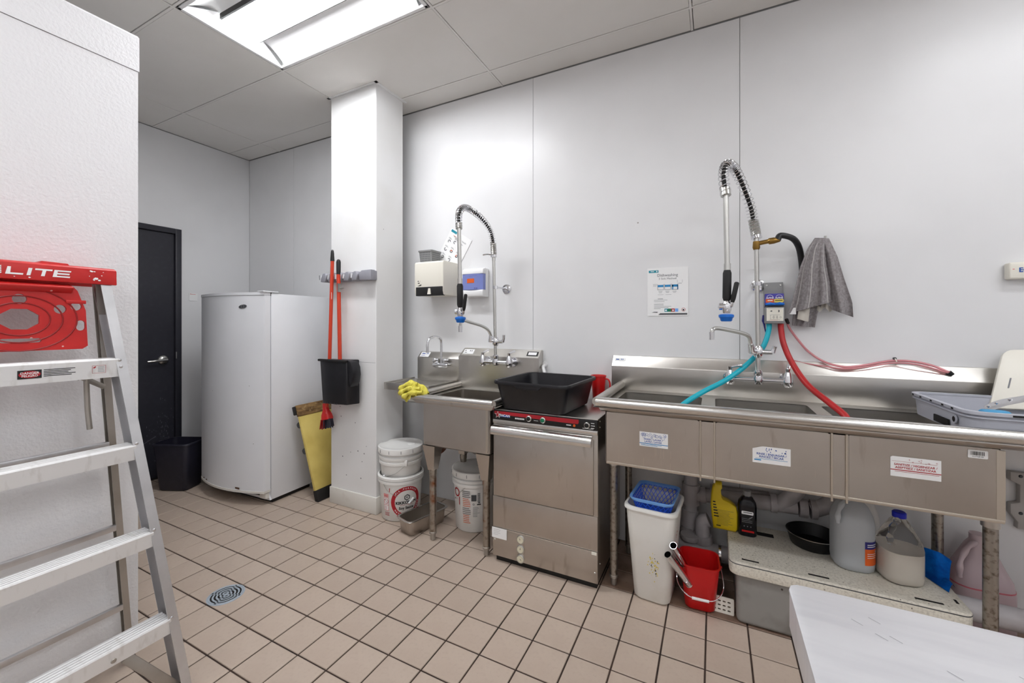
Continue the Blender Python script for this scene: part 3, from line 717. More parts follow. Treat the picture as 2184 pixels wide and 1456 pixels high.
def hand_sink():
    O = V((-1.85, WY, 0)); t = thing('hand_sink', 'small stainless hand wash sink between column and prep sink', 'hand sink', O)
    x0, x1 = -2.055 - O.x, -1.668 - O.x; yf, yb = 2.135 - O.y, 2.455 - O.y; zt = .915
    deck = shape2d([[(x0, yf), (x1, yf), (x1, yb), (x0, yb)], [(a, b) for a, b in rrect(x1 - x0 - .07, yb - yf - .09, .05, 5, (x0 + x1) / 2, (yf + yb) / 2 - .01)]], .004, lambda u, v, w_: (u, v, zt - .012 + w_))
    obj('deck', deck, 'steel', t)
    fr = MB(); fr.box(x0, x1, yf - .002, yf + .006, zt - .05, zt).box(x0 - .001, x0 + .006, yf, yb, zt - .05, zt).box(x1 - .006, x1, yf, yb, zt - .05, zt); fr.build('rim', 'steel', t, bevel=.003)
    bw = MB(); rings = []
    for k, (s_, z) in enumerate(((1, zt - .012), (.97, zt - .07), (.88, zt - .12), (.6, zt - .14))): rings.append([V((a, b, z)) for a, b in rrect((x1 - x0 - .068) * s_, (yb - yf - .088) * s_, .055 * s_, 5, (x0 + x1) / 2, (yf + yb) / 2 - .01)])
    bw.loft(rings, False, True); bw.build('bowl', 'steel', t, smooth=60)
    MB().prism([(yb, zt - .03), (yb, 1.065), (yb + .045, 1.108), (-.001, 1.108), (-.001, zt - .03)], 'x', x0 + .03, x1 + .02).build('backsplash', 'steel', t, bevel=.003)
    fn = fplane((x0 + .045, yb + .0215, 1.0865), (1, 0, 0), (0, .72, .69))
    n_ = V((0, -.69, .72)) * .0012
    f0 = lambda u, v: fn(u, v) + n_; f1 = lambda u, v: fn(u, v) + n_ * 1.6
    decal('maker_label', 'white_print', t, f0, [('r', 0, -.024, .085, .024)]); decal('maker_print', 'blue_print', t, f1, [('r', .012, .004, .042, .012), ('r', .012, -.012, .045, -.009), ('r', .054, .004, .06, .014), ('r', .066, .004, .072, .014)])
    # splash mount gooseneck faucet
    c = aty(936, 778, 2.40) - O
    fb = MB(); fb.loft([[V((x, y, z)) for x, y in rrect(a, b, .012, 4, c.x, c.y + .03)] for a, b, z in ((.09, .035, c.z - .022), (.135, .05, c.z - .012), (.14, .052, c.z + .004), (.12, .045, c.z + .012))]); fb.build('faucet_body', 'chrome', t, smooth=60)
    for sg in (-1, 1):
        MB().cyl((c.x + sg * .045, c.y + .03, c.z), (c.x + sg * .045, yb + .002, c.z), .016).build('faucet_flange', 'chrome', t)
        k = MB(); rg = []
        for r, z in ((.012, .012), (.02, .018), (.022, .04), (.016, .048)): rg.append([V((c.x + sg * .045 + r * (1 + .12 * math.cos(5 * a)) * math.cos(a), c.y + .022 + r * (1 + .12 * math.cos(5 * a)) * math.sin(a), c.z + z)) for a in [2 * math.pi * q / 30 for q in range(30)]])
        k.loft(rg); k.build('faucet_knob', 'chrome', t, smooth=60)
    gn = [V((c.x, c.y + .03, c.z + .01)), V((c.x, c.y + .03, c.z + .16)), V((c.x - .003, c.y + .01, c.z + .195)), V((c.x - .012, c.y - .04, c.z + .205)), V((c.x - .02, c.y - .085, c.z + .19)), V((c.x - .024, c.y - .10, c.z + .15)), V((c.x - .024, c.y - .10, c.z + .115))]
    MB().tube(catmull(gn, 6), .0095, 12).build('gooseneck', 'chrome', t)
    MB().cyl(gn[-1], gn[-1] - V((0, 0, .02)), .011).build('aerator', 'chrome', t)
    MB().tube([V((0, -.12, .78)), V((0, -.12, .6)), V((0, -.05, .56)), V((0, -.0, .55))], .018, 12).build('drain_pipe', 'pvc', t)
hand_sink()

def prep_sink():
    O = V((-1.36, WY, 0)); t = thing('prep_sink', 'single-bowl stainless prep sink on rusty legs beside the dishwasher', 'sink', O)
    X0, X1 = -1.655 - O.x, -1.065 - O.x; bx0, bx1 = -1.585 - O.x, -1.118 - O.x; yf = 1.925 - O.y; by = 1.968 - O.y; yb = 2.452 - O.y; zr = .885
    # bowl shell
    def ring(z, d): return [V((x, y, z)) for x, y in rrect(bx1 - bx0 - 2 * d, 2.40 - O.y - by - 2 * d, .02, 3, (bx0 + bx1) / 2, (by + 2.40 - O.y) / 2)]
    MB().loft([ring(.583, .012), ring(.592, 0), ring(.86, 0), ring(.86, .004), ring(.598, .004), ring(.592, .02)]).build('bowl', 'steel_v', t, smooth=40)
    MB().box(bx0 + .01, bx1 - .004, by - .0015, by + .002, .61, .846).build('front_panel', 'steel_v', t, smooth=0)
    MB().box(bx1 - .022, bx1 - .010, by - .003, by + .002, .60, .85).build('weld_seam', 'weld', t, smooth=0)
    dk = shape2d([[(X0, yf + .02), (X1, yf + .02), (X1, yb), (X0, yb)], [(a, b) for a, b in rrect(bx1 - bx0 - .01, 2.40 - O.y - by - .01, .02, 4, (bx0 + bx1) / 2, (by + 2.40 - O.y) / 2)]], .004, lambda u, v, w_: (u, v, .862 + w_))
    obj('deck', dk, 'steel', t)
    MB().tube([V((X0 + .018, yf + .02, zr - .005)), V((X1 - .018, yf + .02, zr - .005))], .019, 14).build('front_rail', 'steel_bright', t)
    MB().tube([V((X0 + .018, yf + .02, zr - .005)), V((X0 + .018, yb, zr + .003))], .019, 14).build('side_rail', 'steel', t)
    MB().tube([V((X1 - .018, yf + .02, zr - .005)), V((X1 - .018, yb, zr + .003))], .019, 14).build('side_rail', 'steel', t)
    MB().prism([(X0 + .005, zr - .012), (X1 - .005, zr - .012), (X1 - .02, .845), (bx0 - .02, .845)], 'y', yf + .005, yf + .04).build('skirt', 'steel_v', t, bevel=.006)
    # backsplash with cut corners
    xs0, xs1 = -1.648 - O.x, -1.022 - O.x
    MB().loft([[V((x, y, z)) for y, z in ((yb, .86), (yb, zb), (yb + .05, zt_), (-.001, zt_), (-.001, .86))] for x, zb, zt_ in ((xs0, 1.085, 1.10), (xs0 + .02, 1.095, 1.145), (xs1 - .004, 1.095, 1.145), (xs1, 1.09, 1.14))]).build('backsplash', 'steel', t, smooth=25)
    n_ = V((0, -.7, .7)) * .0015; fn = fplane((xs0 + .03, yb + .025, 1.12), (1, 0, 0), (0, .7, .7)); f0 = lambda u, v: fn(u, v) + n_; f1 = lambda u, v: fn(u, v) + n_ * 1.8
    decal('maker_label', 'white_print', t, f0, [('r', 0, -.022, .085, .022)]); decal('maker_print', 'black_print', t, f1, [('r', .012, .002, .018, .012), ('r', .05, .002, .056, .012), ('r', .064, .002, .07, .012), ('r', .012, -.012, .03, -.008)])
    decal('rating_plate', 'black_print', t, f0, [('r', xs1 - xs0 - .125, -.020, xs1 - xs0 - .045, .018)]); decal('rating_print', 'white_print', t, f1, [('r', xs1 - xs0 - .115, -.013, xs1 - xs0 - .055, .011)])
    for x, y in ((bx0 + .045, by + .045), (bx1 - .045, by + .045), (bx0 + .045, 2.35 - O.y), (bx1 - .045, 2.35 - O.y)):
        p = leg(t, x, y, .47, .021)
        MB().loft([[V((x + a * s_, y + b * s_, z)) for a, b in ((-.045, -.045), (.045, -.045), (.045, .045), (-.045, .045))] for s_, z in ((1, .585), (.5, .435), (.48, .43))]).build('gusset', 'steel_v', p, smooth=0)
        MB().lathe([(.0235, .40), (.0235, .434)], 16, (x, y, 0)).build('collar', 'steel_leg', p)
    MB().tube(catmull([V(((bx0 + bx1) / 2 - .06, -.28, .585)), V(((bx0 + bx1) / 2 - .06, -.28, .52)), V(((bx0 + bx1) / 2 - .02, -.2, .47)), V(((bx0 + bx1) / 2, -.01, .46))], 5), .024, 12).build('drain_pipe', 'pvc_dark', t)
    return O, yb
PO, _ = prep_sink()

def faucet(name, label, O, riserY, px):
    t = thing(name, label, 'faucet', O)
    def Q(p): return V(p) - V(O)
    # px: dict of photo points
    b = px['body']; bc = Q(aty(*b, riserY)); face = px['face'] - O[1]
    hw = px.get('hw', .105)
    mb = MB().cyl(bc + V((-hw, 0, 0)), bc + V((hw, 0, 0)), .0125, None, 14); mb.lathe([(.02, -.02), (.024, 0), (.02, .02)], 16, bc); mb.build('body_bar', 'chrome', t)
    for sg in (-1, 1):
        e = bc + V((sg * hw, 0, 0)); v = MB().tube([e + V((0, 0, -.028)), e + V((0, 0, -.02)), e, e + V((0, 0, .03)), e + V((0, 0, .045))], [.016, .022, .024, .016, .012], 16); vo = v.build('valve', 'chrome', t)
        MB().cyl(e, V((e.x, face - .012, e.z)), .015).build('inlet', 'chrome', vo); MB().cyl(V((e.x, face - .012, e.z)), V((e.x, face + .001, e.z)), .03, .033, 20).build('flange', 'chrome', vo)
        k = MB(); k.cyl(e + V((0, 0, .045)), e + V((0, 0, .062)), .009, .011, 12)
        a = px['lev'][0 if sg < 0 else 1]; dv = V((math.cos(a), math.sin(a), .25)) * .055; k.tube([e + V((0, 0, .058)), e + V((0, 0, .06)) + dv * .5, e + V((0, 0, .058)) + dv], [.006, .007, .009], 10); k.build('lever_handle', 'chrome', vo)
    rt = Q(aty(*px['riser_top'], riserY)); rb = bc + V((0, 0, .015)); rt = V((rb.x * .35 + rt.x * .65, rb.y, rt.z))
    MB().cyl(rb, rt, .0105, None, 14).build('riser', 'nickel', t)
    MB().lathe([(.013, 0), (.019, .008), (.019, .03), (.013, .036)], 16, rb + V((0, 0, .0))).build('riser_nut', 'chrome', t)
    # add-on valve with swing spout
    vc = V((rb.x, rb.y, Q(aty(*px['valve'], riserY)).z))
    vm = MB().lathe([(.014, -.03), (.022, -.015), (.024, 0), (.022, .015), (.014, .03)], 16, vc); vm.cyl(vc, vc + V((.06, -.01, .0)), .013, .011, 12); vm.build('spout_valve', 'chrome', t)
    MB().tube([vc + V((.06, -.01, 0)), vc + V((.068, -.012, .02)), vc + V((.07, -.014, px.get('vh', .045)))], [.012, .009, .010], 10).build('valve_lever', 'chrome', t)
    sp = [vc + V((0, 0, 0)), vc + V((-.03, -.02, .005))] + [Q(aty(a, b_, y)) for a, b_, y in px['spout']]
    MB().tube(sp[:2] + [sp[2]], [.014, .018, .014], 12).build('spout_joint', 'chrome', t)
    MB().tube(catmull(sp[2:], 5), .0098, 12).build('swing_spout', 'nickel', t)
    e = sp[-1]; MB().cyl(e + V((0, 0, .01)), e - V((0, 0, .028)), .0125, .0115, 14).build('spout_tip', 'chrome', t)
    # spring and hose
    path = [Q(aty(*p)) for p in px['path']]; path[0].x = rt.x; path[0].y = rt.y; MB().cyl(rt - V((0, 0, .004)), path[0] + V((0, 0, .004)), .012, None, 14).build('riser_tip', 'nickel', t)
    n0 = px['ns']; sm = catmull(path[:n0], 10)
    MB().tube(catmull(path[:n0], 8), px.get('hr', .0095), 10).build('inner_hose', 'black_rubber' , t)
    MB().spring(sm, px['R'], .0023, px['turns'], 10, 5).build('spring', 'chrome', t)
    i0 = sm[0]; up = (sm[3] - sm[0]).normalized(); MB().spring([i0, i0 + up * .04, i0 + up * .085], px['R'] - .001, .0026, 16, 10, 5).build('spring_sleeve', 'nickel', t)
    MB().cyl(i0 - up * .012, i0 + up * .002, px['R'] + .002).build('spring_seat', 'chrome', t)
    e = sm[-1]; dn = (sm[-1] - sm[-3]).normalized(); MB().cyl(e - dn * .03, e + dn * .005, px['R'], px['R']).build('spring_ferrule', 'nickel', t)
    g0, g1, g2, g3 = [Q(aty(*p)) for p in px['grip']]
    MB().tube([e, e.lerp(g0, .5), g0], .0115, 12).build('braided_hose', 'nickel', t)
    MB().cyl(g0 + V((0, 0, .03)), g0, .0145).build('hose_nut', 'nickel', t)
    MB().tube([g0, g0.lerp(g1, .1), g0.lerp(g1, .9), g1], [.014, .0185, .0185, .014], 14).build('spray_grip', 'black_rubber', t)
    m_ = MB().tube([g1, g1.lerp(g2, .35), g1.lerp(g2, .75), g2], [.012, .022, .020, .016], 14); m_.lathe([(.006, -.035), (.017, -.03), (.017, .0)], 14, g1.lerp(g2, .45) , ax=M.Rotation(math.pi / 2, 3, 'Y')); m_.build('spray_valve', 'chrome', t)
    MB().lathe([(.02, 0), (.024, .004), (.026, .014), (.032, .02), (.032, .03), (.024, .034)][::1], 20, V((g2.x, g2.y, g3.z + .006))).build('spray_bumper', 'blue_bumper', t)
    l0, l1 = Q(aty(*px['lever'][0])), Q(aty(*px['lever'][1]))
    MB().tube([g1.lerp(g2, .55), l0, l0.lerp(l1, .25)], [.01, .008, .007], 10).build('trigger_arm', 'chrome', t)
    MB().tube([l0.lerp(l1, .15), l0.lerp(l1, .3), l0.lerp(l1, .95), l1], [.008, .0105, .0105, .006], 10).build('trigger_grip', 'black_rubber', t)
    wb = Q(aty(*px['bracket'], riserY)); wz = wb.z
    MB().lathe([(.016, -.01), (.016, .01)], 16, V((rb.x, rb.y, wz))).build('bracket_ring', 'chrome', t)
    MB().cyl(V((rb.x + .01, rb.y, wz)), V((rb.x + .01, WY - O[1] - .006, wz)), .006, None, 10).build('bracket_rod', 'chrome', t)
    MB().lathe([(.034, 0), (.032, .006), (.014, .012)], 22, V((rb.x + .01, WY - O[1] - .001, wz)), ax=M.Rotation(math.pi / 2, 3, 'X')).build('bracket_flange', 'chrome', t)
    return t, Q, rb, rt
F1 = dict(body=(1057, 772), face=2.452, hw=.10, lev=(1.3, 1.3), riser_top=(1051, 555), valve=(1053, 728), spout=[(1047, 716, 2.36), (1042, 705, 2.33), (1030, 696, 2.27), (1005, 688, 2.16), (988, 683, 2.08), (983, 688, 2.05), (982, 698, 2.045)],
          path=[(1052, 545, 2.38), (1051, 512, 2.375), (1043, 487, 2.34), (1025, 464, 2.26), (1003, 447, 2.15), (988, 443, 2.07), (979, 455, 2.02), (979, 486, 2.0), (981, 560, 2.0), (981, 606, 2.0)], ns=8, R=.0195, turns=40,
          grip=[(981, 605, 2.0), (981.5, 655, 2.0), (982, 676, 2.0), (982, 690, 2.0)], lever=[(988, 668, 1.985), (993.5, 627, 1.96)], bracket=(1052, 613))
_t, _q, rb, rt = faucet('pre_rinse_faucet', 'pre-rinse spray faucet rising from the single-bowl prep sink', (-1.32, 2.452, 1.06), 2.38, F1)
MB().tube(catmull([rt + V((0, -.012, .03)), rt + V((-.02, -.03, .036)), rt + V((-.035, -.05, .034)), rt + V((-.05, -.06, .03))], 4), .005, 8).build('finger_hook', 'chrome', _t)

def triple_sink():
    O = V((.2, WY, 0)); t = thing('three_compartment_sink', 'long three-compartment stainless sink under the dishwashing poster', 'sink', O)
    X0, X1 = -.515 - O.x, 1.50 - O.x; bx0, bx1 = -.468 - O.x, .862 - O.x; yf = 1.868 - O.y; by = 1.93 - O.y; yb = 2.46 - O.y; zd = .93; zr = .955; zb = .658
    comps = [(-.448, -.055), (.006, .396), (.45, .845)]
    ib0, ib1 = by + .006, 2.37 - O.y
    dk = shape2d([[(X0 + .005, yf + .02), (X1, yf + .02), (X1, yb), (X0 + .005, yb)]] + [[(a, b) for a, b in rrect(c1 - c0, ib1 - ib0, .03, 4, (c0 + c1) / 2 - O.x, (ib0 + ib1) / 2)] for c0, c1 in comps], .004, lambda u, v, w_: (u, v, zd + w_))
    obj('deck', dk, 'steel', t)
    for c0, c1 in comps:
        def ring(z, d): return [V((x, y, z)) for x, y in rrect(c1 - c0 - 2 * d, ib1 - ib0 - 2 * d, .03, 4, (c0 + c1) / 2 - O.x, (ib0 + ib1) / 2)]
        b_ = MB().loft([ring(zd, 0), ring(zb + .03, 0), ring(zb + .012, .02), ring(zb + .008, .08)], False, True).build('bowl', 'steel', t, smooth=40)
        MB().lathe([(.045, zb + .009), (.04, zb + .012), (.03, zb + .010)], 18, ((c0 + c1) / 2 - O.x, (ib0 + ib1) / 2, 0)).build('strainer', 'chrome', b_)
    # outer shell
    sh = MB(); pts = rrect(bx1 - bx0, 2.39 - O.y - by, .025, 4, (bx0 + bx1) / 2, (by + 2.39 - O.y) / 2)
    sh.loft([[V((x, y, z)) for x, y in pts] for z in (zb + .004, .90)], True, False); sh.build('shell', 'steel_v', t, smooth=40)
    for a, b in ((bx0 + .012, -.062 - O.x), (.012 - O.x, .392 - O.x), (.455 - O.x, bx1 - .014)):
        MB().box(a, b, by - .0018, by + .002, zb + .012, .903).build('front_panel', 'steel_v', t, smooth=0)
    for x in (-.052, .002, .402, .447):
        MB().tube([V((x - O.x, by - .002, zb - .012)), V((x - O.x, by - .003, .905))], .0042, 8).build('weld_seam', 'weld', t)
    MB().box(bx1 - .02, bx1 + .001, by - .003, by + .003, zb + .006, .9).build('weld_seam', 'weld', t, smooth=0)
    MB().box(bx0 + .01, bx1, by - .004, by + .002, zb, zb + .012).build('bottom_lip', 'weld', t, bevel=.002)
    MB().prism([(yf + .022, zr - .014), (by - .001, zr - .014), (by - .001, .906), (by - .008, .906), (yf + .03, .924)], 'x', X0 + .03, X1).build('skirt', 'steel_v', t, bevel=.004)
    MB().tube([V((X0 + .02, yf + .022, zr)), V((X1, yf + .022, zr))], .0225, 16).build('front_rail', 'steel_bright', t)
    MB().tube([V((X0 + .02, yf + .022, zr)), V((X0 + .02, yb, zr + .004))], .0215, 16).build('side_rail', 'steel', t)
    MB().prism([(yf + .04, zd), (yf + .04, zd + .012), (yf + .045, zd + .002)], 'x', X0 + .03, X1).build('inner_step', 'steel', t, smooth=0)
    # backsplash
    MB().prism([(yb, zd - .01), (yb, 1.068), (yb + .042, 1.116), (yb + .046, 1.128), (-.001, 1.128), (-.001, zd - .01)], 'x', -.552 - O.x, X1).build('backsplash', 'steel', t, bevel=.002)
    n_ = V((0, -.75, .66)) * .0015; fn = fplane((-.545 - O.x, yb + .021, 1.092), (1, 0, 0), (0, .66, .75)); f0 = lambda u, v: fn(u, v) + n_; f1 = lambda u, v: fn(u, v) + n_ * 1.8
    decal('maker_label', 'white_print', t, f0, [('r', .008, .004, .07, .028)]); decal('maker_print', 'blue_print', t, f1, [('r', .014, .013, .032, .019), ('r', .044, .013, .048, .021), ('r', .053, .013, .057, .021)])
    # legs
    for x, y in ((-.455, 2.075), (.872, 2.03), (-.44, 2.40), (.872, 2.41)):
        r = .0195; p = leg(t, x - O.x, y - O.y, zb + .02, r, 'steel_leg2')
        MB().cyl((x - O.x, y - O.y, zb - .05), (x - O.x, y - O.y, zb + .02), r + .005, None, 20).build('leg_socket', 'steel', p)
    MB().box(.76 - O.x, bx1 + .02, 2.06 - O.y, 2.09 - O.y, zb - .012, zb + .004).build('leg_bracket', 'steel', t, smooth=0)
    # instruction labels on the front
    def lab(p0, p1, y): a, b = aty(*p0, y), aty(*p1, y); return a, b
    yl = 1.93 - .0035
    # wash
    a = aty(1364, 919, yl) - O; f0 = fplane(a, (1, 0, 0), (0, 0, 1)); f1 = fplane(a + V((0, -.0006, 0)), (1, 0, 0), (0, 0, 1)); Wd, Hh = .122, .066
    L = decal('wash_label', 'white_print', t, f0, [('r', 0, -Hh, Wd, 0)], 'white label with blue bubbles')
    decal('label_print', 'blue_print', L, f1, [('o', random.uniform(.008, Wd - .01), random.uniform(-.024, -.007), r_, r_ + .0008) for r_ in [random.uniform(.002, .006) for _ in range(26)]] + [('t', 'WASH / LAVAR /', Wd / 2 - .002, -.033, .011, {'bold': .02}), ('t', 'LAVEZ / LAVAR', Wd / 2 - .002, -.0435, .011, {'bold': .02})])
    decal('label_band', 'lblue_print', L, f1, [('r', 0, -.0535, Wd, -.0505)] + finelines(.006, .1, -.0575, .004, 2, .0015))
    # rinse (torn upper left corner)
    a = aty(1605, 949, yl) - O; f0 = fplane(a, (1, 0, 0), (0, 0, 1)); f1 = fplane(a + V((0, -.0006, 0)), (1, 0, 0), (0, 0, 1)); Wd, Hh = .130, .068
    L = decal('rinse_label', 'white_print', t, f0, [('p', [(0, -.012), (.028, -.002), (.036, 0), (Wd, 0), (Wd, -Hh), (0, -Hh)])], 'white label with blue drops and torn corner')
    dr = []
    for _ in range(16):
        u, v = random.uniform(.035, Wd - .01), random.uniform(-.022, -.006); dr.append(('p', [(u, v + .004), (u + .0018, v), (u, v - .002), (u - .0018, v)]))
    decal('label_print', 'blue_print', L, f1, dr + [('t', 'RINSE / ENJUAGAR /', Wd / 2, -.031, .0115, {'bold': .02}), ('t', 'RINCEZ / SECAR', Wd / 2, -.042, .0115, {'bold': .02})])
    decal('label_band', 'lblue_print', L, f1, finelines(.01, Wd - .01, -.051, .004, 1, .0014, 0) + [('r', .006, -.058, .03, -.0535)])
    # sanitize
    a = aty(1899, 971, yl) - O; f0 = fplane(a, (1, 0, 0), (0, 0, 1)); f1 = fplane(a + V((0, -.0006, 0)), (1, 0, 0), (0, 0, 1)); Wd, Hh = .135, .072
    L = decal('sanitize_label', 'white_print', t, f0, [('p', [(0, -.004), (.006, 0), (Wd, 0), (Wd, -Hh), (0, -Hh)])], 'white label with red stars')
    stt = [('r', .004, -.0175, Wd - .01, -.0168)]
    for _ in range(9):
        u, v = random.uniform(.01, Wd - .01), random.uniform(-.018, -.006)
        stt += [('r', u - .003, v - .0003, u + .003, v + .0003), ('r', u - .0003, v - .003, u + .0003, v + .003)]
    decal('label_print', 'red_print', L, f1, stt + [('t', 'SANITIZE / HIGIENIZAR /', Wd / 2, -.0285, .0105, {'bold': .02}), ('t', 'ASEPTISEZ / SANITIZAR', Wd / 2, -.0395, .0105, {'bold': .02}), ('r', 0, -.0495, Wd, -.0465)] + finelines(.012, Wd - .005, -.054, .004, 1, .0013, 0))
    # barcode
    a = aty(2064, 958, yl) - O; f0 = fplane(a, (1, 0, 0), (0, 0, 1)); f1 = fplane(a + V((0, -.0006, 0)), (1, 0, 0), (0, 0, 1))
    L = decal('barcode_label', 'white_print', t, f0, [('p', [(x + .0245, y - .0135) for x, y in rrect(.049, .027, .003, 3)])])
    decal('barcode', 'black_print', L, f1, [('r', .007 + k * .0023, -.017, .007 + k * .0023 + random.uniform(.0008, .0018), -.004) for k in range(15)] + [('t', 'CUTGR 89', .0245, -.0215, .006)])
    # drip streaks on the front
    st = []
    for _ in range(26):
        x = random.uniform(bx0 + .03, bx1 - .3); z = random.uniform(.70, .8); st.append(('r', x, z - random.uniform(.015, .06), x + .0012, z))
    decal('drip_marks', 'weld', t, fplane((0, by - .0026, 0), (1, 0, 0), (0, 0, 1)), st)['kind'] = 'stuff'
triple_sink()
F2 = dict(body=(1617, 810), face=2.46, hw=.125, lev=(-.1, 1.4), riser_top=(1611, 520), valve=(1612, 750), vh=.03, spout=[(1601, 733, 2.35), (1597, 718, 2.32), (1585, 711, 2.30), (1555, 704, 2.26), (1532, 700, 2.23), (1521, 702, 2.21), (1518, 712, 2.205)],
          path=[(1608, 505, 2.40), (1607, 472, 2.395), (1601, 442, 2.37), (1588, 405, 2.32), (1573, 371, 2.25), (1561, 354, 2.21), (1549, 352, 2.17), (1543, 372, 2.15), (1548, 415, 2.13), (1551, 480, 2.12), (1551, 576, 2.12)], ns=9, R=.0225, turns=34,
          grip=[(1551, 576, 2.12), (1550, 641, 2.12), (1549, 668, 2.12), (1549, 688, 2.12)], lever=[(1560, 652, 2.11), (1572, 601, 2.10)], bracket=(1611, 605))
_t, _q, rb, rt = faucet('pre_rinse_faucet', 'pre-rinse spray faucet over the middle of the long sink', (.19, 2.46, 1.05), 2.39, F2)
MB().tube([rt + V((0, 0, -.03)), rt + V((0, 0, -.02)), rt + V((0, 0, .012))], [.013, .017, .015], 12).build('brass_tee', 'brass', _t)
MB().tube([rt, rt + V((.03, 0, .005)), rt + V((.05, 0, .008)), rt + V((.055, 0, .008)), rt + V((.075, 0, .01)), rt + V((.1, 0, .01))], [.011, .011, .011, .016, .016, .009], 12).build('brass_coupling', 'brass', _t)
hp = [rt + V((.09, 0, .01))] + [_q(aty(*p)) for p in ((1665, 502, 2.40), (1690, 508, 2.42), (1703, 525, 2.46), (1709, 552, 2.49), (1712, 585, 2.50))]
MB().tube(catmull(hp, 6), .0145, 12).build('supply_hose', 'hose_black', _t)

# ================================================================== DISHWASHER
def dishwasher():
    O = V((-.808, 1.985, 0)); t = thing('dishwasher', 'stainless undercounter dishwasher with red and black control strip', 'dishwasher', O)
    hx = .295; D = .52; Ht = .848
    MB().box(-hx, hx, .002, D, .035, Ht - .002).build('body', 'steel_v', t, bevel=.003)
    MB().box(-hx + .01, hx - .01, .02, D - .02, 0, .036).build('plinth', 'black', t, smooth=0)
    MB().box(-hx - .002, hx + .002, -.004, D, Ht - .006, Ht).build('top_sheet', 'steel', t, bevel=.0015)
    MB().box(-hx, hx, -.008, .002, Ht - .056, Ht - .004).build('control_panel', 'black', t, bevel=.001)
    f = fplane((-hx, -.0088, Ht - .056), (1, 0, 0), (0, 0, 1)); f2 = fplane((-hx, -.0094, Ht - .056), (1, 0, 0), (0, 0, 1)); f3 = fplane((-hx, -.0099, Ht - .056), (1, 0, 0), (0, 0, 1))
    cp = decal('red_stripe', 'red_print', t, f, [('p', [(.012, .0465), (.495, .0465), (.495, .030), (.49, .024), (.40, .024), (.012, .030)])])
    star = [(.034 + (.021 if k % 2 == 0 else .0085) * math.sin(k * math.pi / 5), .026 + (.021 if k % 2 == 0 else .0085) * math.cos(k * math.pi / 5)) for k in range(10)]
    decal('logo_star_edge', 'white_print', cp, f2, [('p', [star[k], star[(k + 1) % 10], (.034, .026)]) for k in range(10)])
    st2 = [(.034 + (u - .034) * .8, .026 + (v - .026) * .8) for u, v in star]
    decal('logo_star', 'red_print', cp, f3, [('p', [st2[k], st2[(k + 1) % 10], (.034, .026)]) for k in range(10)])
    decal('logo_plate', 'blue_print', cp, f3, [('r', .050, .017, .108, .0305)])
    decal('logo_lettering', 'white_print', cp, fplane((-hx, -.0103, Ht - .056), (1, 0, 0), (0, 0, 1)), [('t', 'OMCAN', .074, .0245, .0175, {'bold': .02, 'sx': 1.1})])
    decal('model_print', 'white_print', cp, f2, [('r', .140 + k * .0095, .013, .147 + k * .0095, .021) for k in range(6)] + [('r', .25, .016, .275, .018), ('r', .43, .012, .455, .0165)] + finelines(.558, .58, .034, .012, 3, .003) + [('r', .515, .006, .57, .008)])
    for x, m in ((.222, 'black'), (.302, 'green_print'), (.538, 'black')):
        k = MB().lathe([(.0155, 0), (.0155, .006), (.012, .009)], 22, (-hx + x, -.008, Ht - .056 + .024), ax=M.Rotation(math.pi / 2, 3, 'X')).build('dial_ring', 'nickel', t)
        MB().lathe([(.0108, .006), (.0105, .012), (.006, .014)], 20, (-hx + x, -.008, Ht - .056 + .024), ax=M.Rotation(math.pi / 2, 3, 'X')).build('dial', m, k)
    MB().lathe([(.007, 0), (.006, .004)], 14, (-hx + .472, -.008, Ht - .056 + .0145), ax=M.Rotation(math.pi / 2, 3, 'X')).build('indicator', 'orange_print', t)
    MB().box(-hx, hx, -.006, .004, Ht - .078, Ht - .057).build('trim_strip', 'steel_bright', t, bevel=.002)
    dr = MB().box(-hx + .014, hx - .020, -.010, .003, .372, .745).build('door', 'steel_v', t, bevel=.002)
    hd = MB().prism([(-.008, .765), (-.030, .760), (-.044, .745), (-.046, .722), (-.042, .716), (-.038, .722), (-.036, .74), (-.026, .750), (-.008, .753)], 'x', -hx + .006, hx - .024); hd.build('door_handle', 'steel_bright', dr, smooth=50)
    MB().box(-hx, hx, -.004, .003, .195, .366).build('lower_panel', 'steel_v', t, bevel=.002)
    MB().box(-hx, hx, -.006, .003, .188, .194).build('panel_trim', 'steel_bright', t, smooth=0)
    MB().box(-hx, hx, -.004, .003, .036, .187).build('kick_panel', 'steel_v', t, bevel=.002)
    for z in (.158, .106, .055):
        p = aty(1110, 1142, 1.98) - O
        k = MB().lathe([(.0235, 0), (.0235, .004), (.020, .006), (.0195, .003)], 24, (p.x, -.004, z), cap1=True, ax=M.Rotation(math.pi / 2, 3, 'X')).build('gauge', 'nickel', t)
        MB().lathe([(.0195, .003), (.019, .0055)], 24, (p.x, -.004, z), ax=M.Rotation(math.pi / 2, 3, 'X')).build('gauge_face', 'gauge', k)
        a = random.uniform(0, 6); fg = fplane((p.x, -.0103, z), (1, 0, 0), (0, 0, 1)); mk = [('p', [(-.002 * math.sin(a), .002 * math.cos(a)), (.014 * math.cos(a), .014 * math.sin(a)), (.002 * math.sin(a), -.002 * math.cos(a))])]
        for q in range(12): b = -.7 + q * .42; mk.append(('p', [(.0135 * math.cos(b), .0135 * math.sin(b)), (.0175 * math.cos(b), .0175 * math.sin(b)), (.0175 * math.cos(b + .08), .0175 * math.sin(b + .08))]))
        decal('gauge_marks', 'black_print', k, fg, mk)
    L = decal('paper_label', 'paper', t, fplane((-hx - .004, -.0068, .135), (1, 0, 0), (0, 0, 1)), [('r', 0, 0, .092, .058)])
    decal('label_print', 'grey_print', L, fplane((-hx - .004, -.0073, .135), (1, 0, 0), (0, 0, 1)), finelines(.01, .08, .046, .009, 4, .001, .6))
